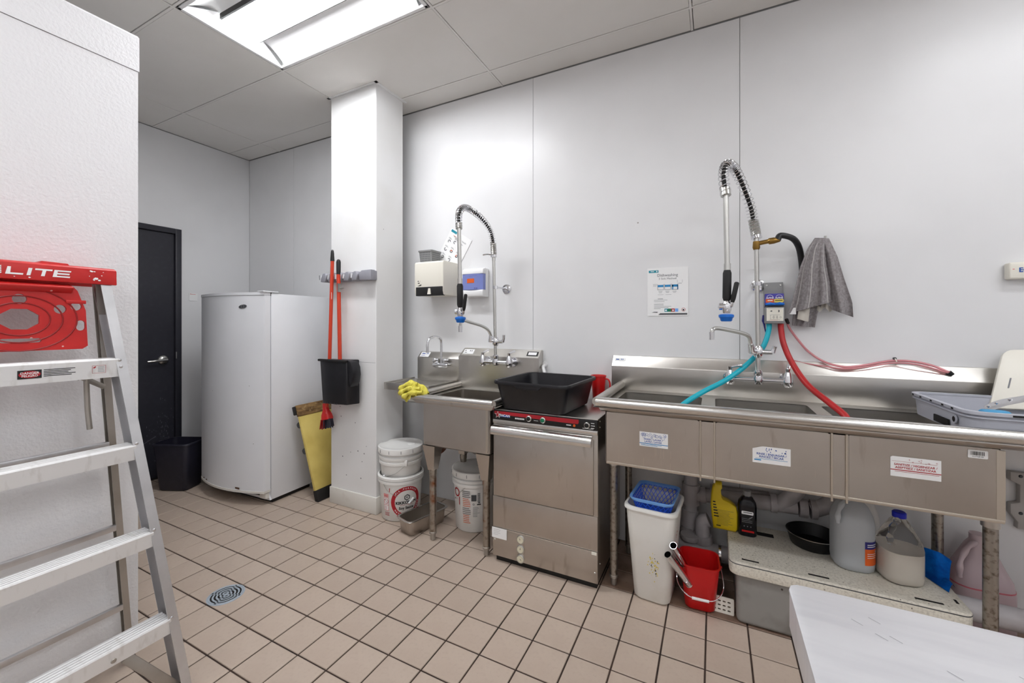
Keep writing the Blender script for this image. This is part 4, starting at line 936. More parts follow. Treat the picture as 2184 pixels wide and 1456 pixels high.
    MB().box(hx - .03, hx - .005, -.0075, -.003, .178, .192).build('tab', 'off_white', t)
    for x, z in ((-hx + .012, .125), (hx - .014, .088)): MB().lathe([(.005, 0), (.003, .003)], 10, (x, -.004, z), ax=M.Rotation(math.pi / 2, 3, 'X')).build('screw', 'nickel', t)
    for z in (.83, .8, .115): MB().lathe([(.004, 0), (.002, .003)], 10, (hx + .0, .04, z), ax=M.Rotation(math.pi / 2, 3, 'Y')).build('screw', 'nickel', t)
dishwasher()

# ================================================================== ON THE WALL
def wall_things():
    # paper towel dispenser
    pr_ = aty(978, 600, WY); xr = pr_.x                       # right side where it meets the wall
    k = ray(945, 600); yfr = xr / (k.x / k.y)                 # front right edge has the same x
    zt, zb = aty(945, 554, yfr).z, aty(945, 628, yfr).z; xl = aty(884, 600, yfr).x
    O = V((xr, WY, zb)); t = thing('paper_towel_dispenser', 'off-white paper towel dispenser on the wall above the hand sink', 'towel dispenser', O)
    Wd = xr - xl; D = WY - yfr; Hh = zt - zb
    MB().prism([(-.001, 0), (-D + .01, 0), (-D, .03), (-D, Hh - .01), (-D + .012, Hh), (-.001, Hh)], 'x', -Wd, 0).build('cover', 'off_white', t, bevel=.006)
    MB().box(-Wd + .015, -.004, -D - .004, -D + .03, -.004, Hh * .245).build('outlet', 'black', t, bevel=.003)
    MB().prism([(-Wd * .52, .006), (-Wd * .40, .006), (-Wd * .42, Hh * .2), (-Wd * .48, Hh * .2)], 'y', -D - .009, -D - .004).build('paper_tab', 'off_white', t)
    decal('dispenser_print', 'black_print', t, fplane((-Wd + .02, -D - .0012, Hh * .27), (1, 0, 0), (0, 0, 1)), [('r', .01, .035, .022, .04), ('r', .012, .02, .028, .026), ('p', [(.008, .002), (.042, .014), (.044, .006), (.03, .002)]), ('r', .032, .036, .035, .039)])
    # grey basket on top of it
    c0 = aty(917, 553, WY - D * .45); zb2 = zt + .001
    t = thing('small_basket', 'small grey perforated basket on top of the paper towel dispenser', 'basket', (c0.x, c0.y, zb2))
    hh = .088; w0, w1 = .105, .122
    def bring(w_, z): return [V((x, y, z)) for x, y in rrect(w_, w_, .012, 3)]
    MB().loft([bring(w0 - .01, 0), bring(w0, .004), bring(w1, hh), bring(w1 - .005, hh), bring(w0 - .006, .007), bring(w0 - .02, .005)]).build('basket', 'box_grey', t, smooth=40)
    rm = MB(); rm.loft([bring(w1, hh - .008), bring(w1 + .006, hh - .008), bring(w1 + .006, hh + .002), bring(w1 - .006, hh + .002), bring(w1 - .006, hh - .004)], False, False); rm.build('rim', 'box_grey', t)
    ho = MB()
    for r_ in range(5):
        z = .012 + r_ * .014
        for q in range(7):
            x = -.042 + q * .014; wz = (w0 + (w1 - w0) * z / hh) / 2
            for fx_ in (0, 1):
                if fx_ == 0: ho.add([(x - .0035, -wz - .0006, z), (x + .0035, -wz - .0006, z), (x + .0035, -wz - .0009, z + .007), (x - .0035, -wz - .0009, z + .007)], [(0, 1, 2, 3)])
                else: ho.add([(wz + .0006, x - .0035, z), (wz + .0006, x + .0035, z), (wz + .0009, x + .0035, z + .007), (wz + .0009, x - .0035, z + .007)], [(0, 1, 2, 3)])
    o = ho.build('perforations', 'dark_grey', t, smooth=0); o['kind'] = 'stuff'
    # tilted hand wash sign behind
    c = aty(967, 535, WY - .003); t = thing('hand_wash_sign', 'tilted white hand washing sign leaning behind the spray hose', 'sign', (c.x, c.y, c.z))
    th = math.radians(-32); rt_, up_ = V((math.cos(th), 0, math.sin(th))), V((-math.sin(th), 0, math.cos(th)))
    mb = MB(); B = M((rt_, V((0, 1, 0)), up_)).transposed(); mb.obox((0, 0, 0), .105, .0012, .138, B); mb.build('sheet', 'paper', t, smooth=0)
    f = fplane((0, -.002, 0), rt_, up_)
    decal('title_tab', 'teal_print', t, f, [('r', -.095, .116, -.04, .134), ('p', [(-.09, -.125), (-.02, -.125), (-.015, -.118), (-.09, -.115)])])
    pic = []
    for q, (u, v) in enumerate(((-.07, .045), (-.02, .06), (.04, .05), (-.07, -.02), (-.015, -.01), (.045, -.02), (-.065, -.08), (.0, -.075))):
        pic += [('o', u, v, .006, .013, 40 * q, 250 + 40 * q), ('r', u - .016, v + .02, u + .014, v + .0225), ('r', u - .016, v + .026, u + .006, v + .028)]
    decal('pictograms', 'grey_print', t, f, pic + [('t', 'Wash your hands', .01, .095, .018)])
    decal('pictogram_accents', 'orange_print', t, f, [('o', -.015, -.01, .004, .010, 0, 220), ('o', .045, -.02, .004, .009, 90, 300), ('p', [(-.06, .098), (-.03, .098), (-.03, .101), (-.06, .101)])])
    # soap dispenser
    a, b = aty(986, 572, WY - .1), aty(1024, 632, WY - .1); O = V(((a.x + b.x) / 2, WY, b.z)); Wd = b.x - a.x + .03; Hh = a.z - b.z
    t = thing('soap_dispenser', 'white soap dispenser with translucent blue front beside the towel dispenser', 'soap dispenser', O)
    MB().box(-Wd / 2, Wd / 2, -.045, -.001, 0, Hh).build('back_plate', 'white', t, bevel=.008)
    MB().prism([(-.04, 0), (-.085, .004), (-.09, .03), (-.085, .05), (-.04, .05)], 'x', -Wd / 2 + .002, Wd / 2 - .002).build('push_bar', 'white', t, bevel=.004)
    MB().prism([(-.04, Hh - .04), (-.088, Hh - .042), (-.08, Hh - .01), (-.05, Hh + .002), (-.04, Hh + .002)], 'x', -Wd / 2 + .002, Wd / 2 - .002).build('top_cover', 'white', t, bevel=.004)
    rg = []
    for z in (.051, Hh - .043): rg.append([V((x, -.044, z)) for x in (-Wd / 2 + .004, Wd / 2 - .004)] + [V((Wd / 2 - .004 - (Wd - .008) * q / 8, -.08 - .012 * math.sin(math.pi * q / 8), z)) for q in range(9)])
    MB().loft(rg).build('front_window', 'soap_blue', t, smooth=40)
    f = lambda u, v: V((u, -.0815 - .012 * max(0, math.sin(math.pi * (u / (Wd - .008) + .5))), v))
    decal('orange_tag', 'orange_print', t, f, [('r', -.04, Hh * .48, .02, Hh * .63)]); decal('soap_print', 'navy_print', t, f, [('r', -.02, Hh * .72, .04, Hh * .725), ('r', .02, .058, .028, .063), ('r', .032, .058, .045, .062)])
    # dishwashing poster
    a, b = aty(1381, 573, WY), aty(1468, 673, WY); O = V((a.x, WY, b.z)); Wd = b.x - a.x; Hh = a.z - b.z
    t = thing('dishwashing_poster', 'white dishwashing instruction poster on the wall above the long sink', 'poster', O)
    MB().box(0, Wd, -.003, -.0008, 0, Hh).build('sheet', 'paper', t, smooth=0)
    f = fplane((0, -.0036, 0), (1, 0, 0), (0, 0, 1)); f2 = fplane((0, -.0041, 0), (1, 0, 0), (0, 0, 1)); sx = Wd / .84; sz = Hh / 1.0
    P = lambda u, v: (u * sx, v * sz)
    def R_(u0, v0, u1, v1): return ('r', u0 * sx, v0 * sz, u1 * sx, v1 * sz)
    decal('poster_tab', 'teal_print', t, f, [R_(.03, .905, .235, .955)] ); decal('poster_tab_print', 'white_print', t, f2, [R_(.07, .925, .14, .938), ('o', .2 * sx, .93 * sz, 0, .004)])
    decal('poster_title', 'grey_print', t, f, [('t', 'Dishwashing', .42 * sx, .843 * sz, .0225, {'bold': .01}), ('t', '3 Sink Method', .42 * sx, .772 * sz, .0165)])
    sk = []
    for q in range(3): sk.append(R_(.22 + q * .145, .60, .34 + q * .145, .645))
    decal('poster_water', 'lblue_print', t, f, sk + [R_(.52, .54, .54, .64), R_(.62, .54, .64, .64)]); out = []
    for q in range(3): u = .215 + q * .145; out += [R_(u, .545, u + .008, .66), R_(u + .122, .545, u + .13, .66), R_(u, .54, u + .13, .548), R_(u + .02, .505, u + .1, .512), R_(u + .03, .48, u + .09, .486)]
    out += [R_(.12, .66, .205, .664), R_(.12, .64, .205, .644), R_(.12, .62, .19, .624), R_(.62, .68, .624, .74), R_(.72, .68, .724, .74), R_(.64, .665, .71, .672), R_(.22, .44, .34, .444), R_(.38, .44, .5, .444)]
    decal('poster_diagram', 'grey_print', t, f, out); ln = [('r', .22 * sx, .35 * sz, .33 * sx, .36 * sz)]
    for v, u1 in ((.325, .42), (.295, .36), (.245, .34), (.22, .34), (.195, .5), (.17, .44), (.145, .28)): ln.append(R_(.14, v, u1, v + .006))
    decal('poster_text', 'grey_print', t, f, ln)
    decal('poster_flag_teal', 'teal_print', t, f, [R_(.36, .085, .425, .15)]); decal('poster_flag_green', 'green_print', t, f, [R_(.425, .085, .5, .15)]); decal('poster_flag_red', 'red_print', t, f, [R_(.5, .085, .57, .15)]); decal('poster_flag_blue', 'blue_light', t, f, [R_(.575, .085, .64, .15)])
    decal('poster_flag_marks', 'white_print', t, f2, [('o', .39 * sx, .115 * sz, 0, .005), ('o', .535 * sx, .115 * sz, 0, .005)]); decal('poster_seal', 'red_print', t, f, [('o', .745 * sx, .125 * sz, .0085, .0105)]); decal('poster_seal_mark', 'black_print', t, f, [('o', .745 * sx, .12 * sz, 0, .005)])
    decal('poster_footer', 'dark_grey', t, f, [('p', [P(.23, .022), P(.27, .055), P(.82, .055), P(.82, .022)]), ('p', [P(.09, .07), P(.14, .085), P(.22, .085), P(.21, .065), P(.15, .07)])])
    # white control box at the right edge
    a = aty(2149, 560, WY - .03); b = aty(2149, 596, WY - .03); O = V((a.x, WY, b.z)); t = thing('control_box', 'small white wall box with blue lettering at the right edge', 'control box', O)
    Hh = a.z - b.z; MB().box(0, .19, -.04, -.001, 0, Hh).build('case', 'off_white', t, bevel=.008, seg=3)
    decal('box_lettering', 'blue_print', t, fplane((.022, -.0406, Hh * .52), (1, 0, 0), (0, 0, 1)), [('t', 'ECOLAB', .055, .0, .026, {'bold': .035})])
    decal('box_mark', 'pink_print', t, fplane((.022, -.0406, Hh * .2), (1, 0, 0), (0, 0, 1)), [('r', .026, -.006, .04, .006), ('r', -.012, .026, -.006, .03)])
    # grey metal plate low on the wall
    a, b = aty(2152, 1004, WY - .02), aty(2160, 1118, WY - .02); O = V((a.x, WY, b.z)); Hh = a.z - b.z
    t = thing('wall_plate', 'grey metal backing plate on the wall beyond the sink legs', 'metal plate', O)
    MB().prism([(.0, Hh), (.26, Hh), (.26, -.012), (.02, -.012), (.022, .015), (.0, .05), (.0, .09), (.028, .1), (.028, .175), (.0, .19)], 'y', -.03, -.001).build('plate', 'grey_box', t, bevel=.003)
    for z in (Hh - .015, .055): MB().lathe([(.007, 0), (.005, .004)], 12, (.03, -.03, z), ax=M.Rotation(math.pi / 2, 3, 'X')).build('screw', 'dark_grey', t)
    # white pipe stub by the prep sink
    p = aty(1158, 782, 2.49); t = thing('pipe_stub', 'short white pipe coming out of the wall behind the black tub', 'pipe', (p.x, p.y, p.z))
    MB().tube([V((0, .034, .01)), V((0, 0, .0)), V((.012, -.015, -.015)), V((.022, -.022, -.04))], .011, 12).build('pipe', 'white', t)
    MB().lathe([(.02, 0), (.018, .006)], 16, (0, .034, .012), ax=M.Rotation(math.pi / 2, 3, 'X')).build('flange', 'white', t)
wall_things()

def chem():
    y = WY; yf = WY - .085
    a, b = aty(1632, 626, yf), aty(1674, 690, yf); zt = aty(1632, 603, WY - .02).z
    xl, xr = aty(1632, 660, yf).x, aty(1674, 660, yf).x; O = V((xl, WY, b.z)); Wd = xr - xl; H1 = a.z - b.z
    t = thing('chemical_dispenser', 'grey wall dispenser feeding teal and red hoses into the long sink', 'dispenser', O)
    MB().box(0, Wd, -.03, -.001, 0, zt - O.z).build('back_plate', 'box_grey', t, bevel=.003)
    MB().box(0, Wd, -.085, -.03, 0, H1 * .55).build('lower_case', 'box_grey', t, bevel=.006)
    MB().box(.002, Wd - .002, -.07, -.03, H1 * .55, H1).build('upper_case', 'violet_print', t, bevel=.003)
    f = fplane((0, -.0858, 0), (1, 0, 0), (0, 0, 1)); L = decal('front_card', 'off_white', t, f, [('r', .006, .014, Wd - .006, H1 * .52)]); g_ = fplane((0, -.0863, 0), (1, 0, 0), (0, 0, 1))
    out = [('r', .02, .022, Wd - .02, .0228), ('r', .02, .044, Wd - .02, .0448), ('p', [(Wd * .25, .064), (Wd * .32, .068), (Wd * .38, .064), (Wd * .31, .060)]), ('p', [(Wd * .7, .056), (Wd * .74, .064), (Wd * .7, .072), (Wd * .66, .064)]), ('r', .01, H1 * .49, Wd - .01, H1 * .495)]
    for q in range(3): u = .022 + q * (Wd - .04) / 3; out += [('r', u, .022, u + .0008, .0445), ('o', u + .014, .033, .003, .004)]
    decal('card_print', 'dark_grey', L, g_, out); decal('card_fine_print', 'pink_print', L, g_, [('r', .015, .0165, Wd - .03, .0178)])
    f = fplane((0, -.0706, H1 * .55), (1, 0, 0), (0, 0, 1)); g_ = fplane((0, -.0711, H1 * .55), (1, 0, 0), (0, 0, 1)); hU = H1 * .45
    decal('orange_strip', 'orange_print', t, f, [('r', .004, hU * .34, Wd * .46, hU * .6)]); decal('yellow_strip', 'yellow_print', t, f, [('p', [(Wd * .48, hU * .34), (Wd * .93, hU * .34), (Wd * .98, hU * .47), (Wd * .93, hU * .6), (Wd * .48, hU * .6)])])
    decal('brand_arcs', 'white_print', t, g_, [('o', Wd * q, hU * .68, .014, .0155, 20, 160) for q in (.26, .73)] + [('t', 'ALPINE', Wd * q, hU * .68, .0105, {'bold': .03}) for q in (.26, .73)] + [('r', .012, hU * .46, Wd * .4, hU * .52)]); decal('strip_print', 'black_print', t, g_, [('r', Wd * .52, hU * .46, Wd * .9, hU * .51)])
    MB().box(.002, Wd - .002, -.072, -.05, H1 * .55, H1 * .55 + hU * .22).build('knob_panel', 'dark_grey', t)
    for q in (.26, .74): MB().tube([V((Wd * q - .02, -.08, H1 * .55 + hU * .2)), V((Wd * q, -.085, H1 * .55 + hU * .24)), V((Wd * q + .02, -.08, H1 * .55 + hU * .2))], [.005, .009, .005], 10).build('selector_knob', 'blue_bumper', t)
    for x in (.012, Wd - .012): MB().lathe([(.006, 0), (.004, .003)], 12, (x, -.03, zt - O.z - .015), ax=M.Rotation(math.pi / 2, 3, 'X')).build('screw', 'nickel', t)
    def hose(name, pts, r, m): return MB().tube(catmull([aty(*p) - O for p in pts], 7), r, 12).build(name, m, t)
    hose('teal_hose', [(1640, 688, 2.475), (1640, 702, 2.47), (1632, 730, 2.46), (1618, 752, 2.445), (1585, 784, 2.40), (1545, 812, 2.33), (1500, 835, 2.24), (1460, 860, 2.17), (1440, 880, 2.15)], .0125, 'hose_teal')
    hose('red_hose', [(1665, 688, 2.475), (1666, 705, 2.47), (1672, 735, 2.45), (1690, 775, 2.41), (1722, 820, 2.33), (1768, 858, 2.22), (1800, 884, 2.15), (1812, 905, 2.12)], .0135, 'hose_red')
    tube = hose('pink_tube', [(1677, 680, 2.48), (1683, 698, 2.49), (1700, 722, 2.505), (1725, 750, 2.51), (1760, 772, 2.495), (1800, 782, 2.475), (1840, 779, 2.485), (1880, 772, 2.505), (1907, 769, 2.508), (1950, 771, 2.50), (1990, 780, 2.49), (2025, 794, 2.478), (2029, 797, 2.480)], .0055, 'hose_pink')
    MB().tube([aty(1677, 680, 2.48) - O, aty(1681, 690, 2.487) - O], .008, 10).build('tube_fitting', 'black', t)
    hose('pink_tube', [(1690, 768, 2.51), (1720, 775, 2.505), (1760, 781, 2.485), (1800, 786, 2.47), (1850, 782, 2.478), (1905, 774, 2.495), (1960, 778, 2.48), (2026, 796, 2.475)], .0035, 'hose_pink')
    p = aty(1907, 764, 2.515) - O; MB().cyl(p, p + V((0, -.012, 0)), .006).build('tie_anchor', 'dark_grey', t); MB().tube([p + V((0, -.01, 0)), p + V((.003, -.02, -.012)), p + V((.004, -.008, -.03))], .0025, 8).build('cable_tie', 'off_white', t)
    MB().cyl(aty(2024, 793, 2.478) - O, aty(2031, 799, 2.479) - O, .009).build('tube_grommet', 'black', t)
    p = aty(1629, 684, 2.50) - O; MB().tube([p + V((0, 0, .03)), p, p + V((.002, 0, -.02)), p + V((.01, 0, -.07))], [.006, .009, .004, .002], 8).build('blue_valve', 'navy_print', t)
chem()

def towels():
    # grey towels draped over a wall hook
    hk = aty(1752, 522, WY); O = V((hk.x, WY, hk.z)); t = thing('grey_towels', 'grey striped towels draped over a wall hook by the chemical dispenser', 'towel', O)
    h = MB().tube(catmull([V((0, -.001, .02)), V((0, -.03, .01)), V((0, -.05, -.01)), V((0, -.075, .0)), V((0, -.08, .03))], 4), .006, 8).build('hook', 'nickel', t)
    def drape(name, prof, nu=30, nv=26, m='towel', folds=3, amp=.02, y0=-.03, ph=0, thick=.006):
        """prof: list of photo rows (py, left px, right px, y of middle)"""
        def row(v):
            q = v * (len(prof) - 1); i = min(int(q), len(prof) - 2); f = q - i; f = f * f * (3 - 2 * f) if False else f
            a, b = prof[i], prof[i + 1]; return [a[k] + (b[k] - a[k]) * f for k in range(4)]
        def fn(u, v, side):
            py, l, r, yy = row(v)
            hang = py + (prof[-1][4] if len(prof[-1]) > 4 else 0) * (u - .5) * v * v
            y = WY - yy - amp * (.25 + v) * math.sin(folds * math.pi * 2 * u + ph + .8 * v) - .35 * yy * math.sin(math.pi * u)
            p = aty(l + (r - l) * u, hang, y) - O
            p.y += side
            p.y = min(p.y, -.004 if side else -.010)
            return p
        mb = MB(); mb.sheet(lambda u, v: fn(u, v, 0), nu, nv); mb.sheet(lambda u, v: fn(u, v, thick), nu, nv)
        W_ = nu + 1; o = (nu + 1) * (nv + 1); b0 = [i for i in range(W_)]; b1 = [nv * W_ + i for i in range(W_)]
        lft = [j * W_ for j in range(nv + 1)]; rgt = [j * W_ + nu for j in range(nv + 1)]
        for edge in (b0, b1, lft, rgt):
            for a, b in zip(edge[:-1], edge[1:]): mb.f.append((a, b, b + o, a + o))
        return mb.build(name, m, t, smooth=70), fn
    drape('back_fold', [(512, 1738, 1768, .05), (560, 1722, 1778, .05), (620, 1706, 1768, .045), (665, 1692, 1744, .04), (696, 1690, 1738, .03, 4)], folds=2, amp=.010, ph=.6)
    drape('right_fold', [(508, 1742, 1768, .075), (545, 1752, 1786, .075), (590, 1756, 1800, .065), (640, 1766, 1818, .055), (668, 1774, 1820, .05, 16)], folds=1.6, amp=.014, ph=2.2)
    m_, fn = drape('front_fold', [(507, 1738, 1762, .095), (530, 1722, 1760, .10), (570, 1706, 1764, .095), (610, 1696, 1772, .085), (640, 1688, 1774, .075), (656, 1680, 1776, .07, -26)], folds=2.4, amp=.016, ph=1.2)
    for u0 in (.12, .42, .86):
        MB().sheet(lambda a, v: fn(u0 + a * .028 + .02 * v, .1 + .9 * v, -.0012), 2, 24).build('towel_stripe', 'towel_stripe', m_, smooth=70)
    MB().sheet(lambda a, v: aty(1704 + 24 * a - 4 * v, 654 + 26 * v + 6 * a * v, WY - .07 - .012 * math.sin(3 * a)) - O, 8, 6).build('cloth_corner', 'cloth_cream', t, smooth=70)
    MB().sheet(lambda a, v: aty(1684 + 13 * a + 1 * v, 656 + 14 * v, WY - .078) - O, 2, 2).build('care_label', 'white', t, smooth=0)
    MB().sheet(lambda a, v: aty(1742 + 32 * a, 648 + 12 * v + 5 * math.sin(9 * a), WY - .045 - .008 * math.sin(12 * a)) - O, 14, 4).build('frayed_edge', 'cloth_cream', t, smooth=70)
    for x in (1697, 1722):
        pass
towels()

# ================================================================== BUCKETS, PAN, TUB
def bucket(t, R0, R1, h, lid=True, bands=(), m='bucket_white', open_=False):
    """tapered pail: R0 at base, R1 at top"""
    pr_ = [(R0 - .006, 0), (R0, .006)]; rad = lambda z: R0 + (R1 - R0) * z / h
    pr_ += [(rad(h), h)]
    if not open_: b = MB().lathe(pr_, 40).build('pail', m, t, smooth=50)
    else: b = MB().lathe(pr_ + [(rad(h) - .003, h), (R0 - .003, .01)], 40).build('pail', m, t, smooth=50)
    for z in bands: MB().lathe([(rad(z) - .001, z), (rad(z) + .010, z), (rad(z) + .011, z + .016), (rad(z) - .001, z + .020)], 40, cap0=False, cap1=False).build('band', m, t, smooth=40)
    if lid:
        l = MB().lathe([(R1 + .008, h - .03), (R1 + .011, h - .028), (R1 + .012, h - .002), (R1 + .010, h + .008), (R1 + .003, h + .010), (R1 - .003, h + .005), (R1 - .05, h + .004), (.02, h + .004)], 44, cap0=False).build('lid', m, t, smooth=50)
        for k in range(12): a = k * math.pi / 6 + .2; MB().obox((math.cos(a) * (R1 + .012), math.sin(a) * (R1 + .012), h - .01), .0012, .0012, .01).build('lid_notch', 'grey_print', l, smooth=0)
    return b
def wire(t, p0, dip, p1, grip=None, r=.0016):
    MB().tube(catmull([p0, dip, p1], 10), r, 6).build('bail', 'nickel', t)
B1 = V((-1.925, 2.21, 0)); R0 = .131
B1 = V((-1.955, 2.195, 0))
camA = math.atan2(-B1.y, -B1.x)      # direction from bucket to the camera
t = thing('soy_sauce_bucket', 'white soy sauce bucket with red round emblem beside the column', 'bucket', B1)
bucket(t, .128, .146, .30, lid=False, bands=(.252, .276), open_=True)
f = fcyl((0, 0, 0), .1375, camA, .06, .15); f2 = fcyl((0, 0, 0), .1381, camA, .06, .15); f3 = fcyl((0, 0, 0), .1386, camA, .06, .15)
# red ring emblem with lettering
e0, ez = .036, .130
em = decal('emblem_ring', 'red_print', t, f, [('o', e0, ez, .078, .104)])
rl = []
for txt, a0, da in (('ALL PURPOSE', 140, -9.5), ('NATURALLY BREWED', 215, 9)):
    for k, chh in enumerate(txt):
        a = math.radians(a0 + da * k); rr = .091; rl.append(('t', chh, e0 + rr * math.cos(a), ez + rr * math.sin(a), .015, {'rot': a - math.pi / 2 if da < 0 else a + math.pi / 2, 'bold': .02}))
decal('emblem_ring_lettering', 'white_print', em, f2, rl)
hexo = [(e0 + .004 + .021 * math.cos(math.radians(60 * k + 30)), ez + .030 + .021 * math.sin(math.radians(60 * k + 30))) for k in range(6)]; hexi = [(e0 + .004 + .015 * math.cos(math.radians(60 * k + 30)), ez + .030 + .015 * math.sin(math.radians(60 * k + 30))) for k in range(6)]
decal('emblem_lettering', 'black_print', em, f2, [('t', 'KIKKOMAN', e0, ez - .004, .026, {'bold': .04, 'sx': 1.05}), ('t', 'Soy Sauce', e0, ez - .04, .025, {'bold': .03}), ('t', 'K', e0 + .004, ez + .030, .018, {'bold': .03})] + [('p', [hexo[k], hexo[(k + 1) % 6], hexi[(k + 1) % 6], hexi[k]]) for k in range(6)])
decal('emblem_tagline', 'red_print', em, f2, [('t', 'NATURALLY BREWED', e0, ez - .0195, .009)])
decal('corner_flash', 'red_print', t, f, [('p', [(-.080, .196), (-.078, .226), (-.028, .252), (.004, .252)])]); decal('flash_lettering', 'white_print', t, f2, [('t', '#1', -.050, .224, .018, {'rot': .55, 'bold': .03})])
decal('warning_panel', 'pink_print', t, f, [('r', -.128, .072, -.086, .162), ('r', -.128, .165, -.086, .186)])
decal('warning_panel_inner', 'white_print', t, f2, [('r', -.125, .112, -.089, .158), ('r', -.125, .076, -.089, .108)]); decal('warning_panel_mark', 'red_print', t, f3, [('o', -.107, .135, .0155, .018), ('p', [(-.118, .146), (-.116, .148), (-.096, .124), (-.098, .122)])] + finelines(-.122, -.092, .100, .006, 4, .0014) + [('r', -.122, .170, -.092, .172)] + finelines(-.122, -.075, .058, .009, 3, .003))
wire(t, f3(-.14, .26), f3(-.06, .20) + V((0, -.012, 0)), f3(.10, .125) + V((.0, -.016, 0)))
MB().tube([f3(.06, .118) + V((.0, -.012, 0)), f3(.10, .145) + V((0, -.014, 0))], .007, 10).build('bail_grip', 'white', t)
t = thing('bucket', 'lidded white bucket nested inside the soy sauce bucket', 'bucket', B1 + V((0, 0, .17)))
bucket(t, .124, .142, .305, lid=True, bands=(.205, .24))
fx_ = fcyl((0, 0, 0), .1415, camA, .06, .15)
MB().obox(fx_(.03, .222), .013, .006, .02).build('bail_ear', 'bucket_white', t, bevel=.003)
MB().tube(catmull([fx_(.035, .215), fx_(-.03, .16) + V((0, -.004, -.0)), fx_(-.095, .135), fx_(-.128, .12)], 6), .0018, 6).build('bail', 'nickel', t)
MB().tube([fx_(-.135, .105), fx_(-.128, .135)], .007, 10).build('bail_grip', 'white', t)
MB().lathe([(.026, 0), (.026, .006), (.022, .008)], 20, (.055, .045, .305)).build('spout_cap', 'bucket_white', t)

B2 = V((-1.415, 2.30, 0)); camA = math.atan2(-B2.y, -B2.x)
t = thing('bucket', 'white lidded bucket with printed text under the prep sink', 'bucket', B2)
bucket(t, .126, .142, .372, lid=True, bands=(.29, .315))
f = fcyl((0, 0, 0), .1365, camA, .043, .18); f2 = fcyl((0, 0, 0), .1371, camA, .043, .18)
decal('black_text', 'black_print', t, f, finelines(-.085, -.028, .262, .0115, 4, .0035, .2) + finelines(-.085, -.028, .155, .0115, 4, .003, .2) + [('o', -.01, .185, .004, .006), ('r', .012, .18, .036, .187), ('r', .018, .192, .032, .197)])
decal('red_text', 'orange_print', t, f, finelines(-.082, -.03, .215, .0115, 5, .0035, .25)); decal('red_text', 'orange_print', t, f, finelines(-.082, -.03, .11, .0115, 5, .0035, .25)); decal('data_block', 'dark_grey', t, f, [('r', -.024, .205, .008, .245)] + [('r', .015, .20 + k * .0085, .032, .204 + k * .0085) for k in range(7)]); decal('fact_lines', 'grey_print', t, f, finelines(-.014, .03, .165, .0075, 9, .002, .4))
decal('red_edge_mark', 'red_print', t, f, [('o', -.135, .245, .02, .028), ('r', -.115, .17, -.108, .22)])
wire(t, f2(-.05, .30), f2(-.09, .262), f2(-.128, .235)); MB().lathe([(.022, 0), (.02, .006)], 18, (.02, .02, .373)).build('spout_cap', 'bucket_white', t)
MB().lathe([(.008, -.005), (.008, .005)], 10, f2(-.142, .205)).build('bail_ear', 'chrome', t)

def food_pan():
    A = atz(868, 1142, 0); th = math.atan2(2.294 - 1.95, -1.673 + 1.561)   # long axis heads away from the camera
    t = thing('food_pan', 'shallow stainless food pan on the floor beside the sink leg', 'food pan', (-1.70, 2.115, 0), math.radians(-14))
    w0, d0, w1, d1, h = .125, .27, .155, .315, .098
    def ring(w_, d_, r, z): return [V((x, y, z)) for x, y in rrect(w_, d_, r, 5)]
    MB().loft([ring(w0 - .02, d0 - .02, .02, 0), ring(w0, d0, .025, .008), ring(w1 - .02, d1 - .02, .03, h), ring(w1 - .023, d1 - .023, .03, h), ring(w0 - .004, d0 - .004, .025, .010), ring(w0 - .03, d0 - .03, .02, .004)]).build('pan', 'steel_v', t, smooth=50)
    MB().loft([ring(w1 - .022, d1 - .022, .03, h - .002), ring(w1, d1, .035, h - .004), ring(w1 + .008, d1 + .008, .037, h), ring(w1, d1, .035, h + .003), ring(w1 - .022, d1 - .022, .03, h + .002)], False, False).build('rim', 'steel_bright', t, smooth=50)
food_pan()
# brown rag hanging behind the prep sink leg
p = aty(945, 985, 2.30); t = thing('brown_rag', 'brown and red rag hanging under the prep sink', 'rag', (p.x, p.y, .44))
MB().sheet(lambda u, v: V((-.075 + .15 * u + .02 * math.sin(6 * v), .01 * math.sin(9 * u + 3 * v), .14 - (.12 + .05 * math.sin(3 * u + 1)) * v)), 14, 10).build('cloth', 'brown_rag', t, smooth=70)
# black bus tub
def tub():
    t = thing('bus_tub', 'black plastic bus tub on top of the dishwasher', 'tub', (-.856, 2.165, .8485), math.radians(-4))
    w0, d0, w1, d1, h = .37, .39, .43, .45, .158
    def ring(w_, d_, r, z): return [V((x, y, z)) for x, y in rrect(w_, d_, r, 5)]
    MB().loft([ring(w0 - .03, d0 - .03, .03, 0), ring(w0, d0, .04, .01), ring(w1, d1, .045, h), ring(w1 - .006, d1 - .006, .045, h), ring(w0 - .006, d0 - .006, .04, .014), ring(w0 - .04, d0 - .04, .03, .006)]).build('tub', 'black_plastic', t, smooth=50)
    MB().loft([ring(w1 - .002, d1 - .002, .045, h - .014), ring(w1 + .022, d1 + .022, .055, h - .014), ring(w1 + .026, d1 + .026, .057, h - .004), ring(w1 + .018, d1 + .018, .053, h + .004), ring(w1 - .008, d1 - .008, .045, h + .002)], False, False).build('rim', 'black_plastic', t, smooth=50)
    for sg in (-1, 1): MB().prism([(-.085, h - .012), (.085, h - .012), (.06, h - .034), (-.06, h - .034)], 'y', sg * (d1 / 2 + .004) - .006, sg * (d1 / 2 + .004) + .006).build('hand_grip', 'black_plastic', t, bevel=.003)
tub()
p = aty(1273, 858, 2.34); t = thing('red_measuring_jug', 'small red plastic jug standing behind the black tub', 'jug', (-.632, 2.462, .8485))
MB().lathe([(.032, 0), (.034, .004), (.044, .15), (.047, .151), (.047, .157), (.043, .157), (.041, .15), (.031, .006)], 28).build('jug', 'red_bucket', t, smooth=50)
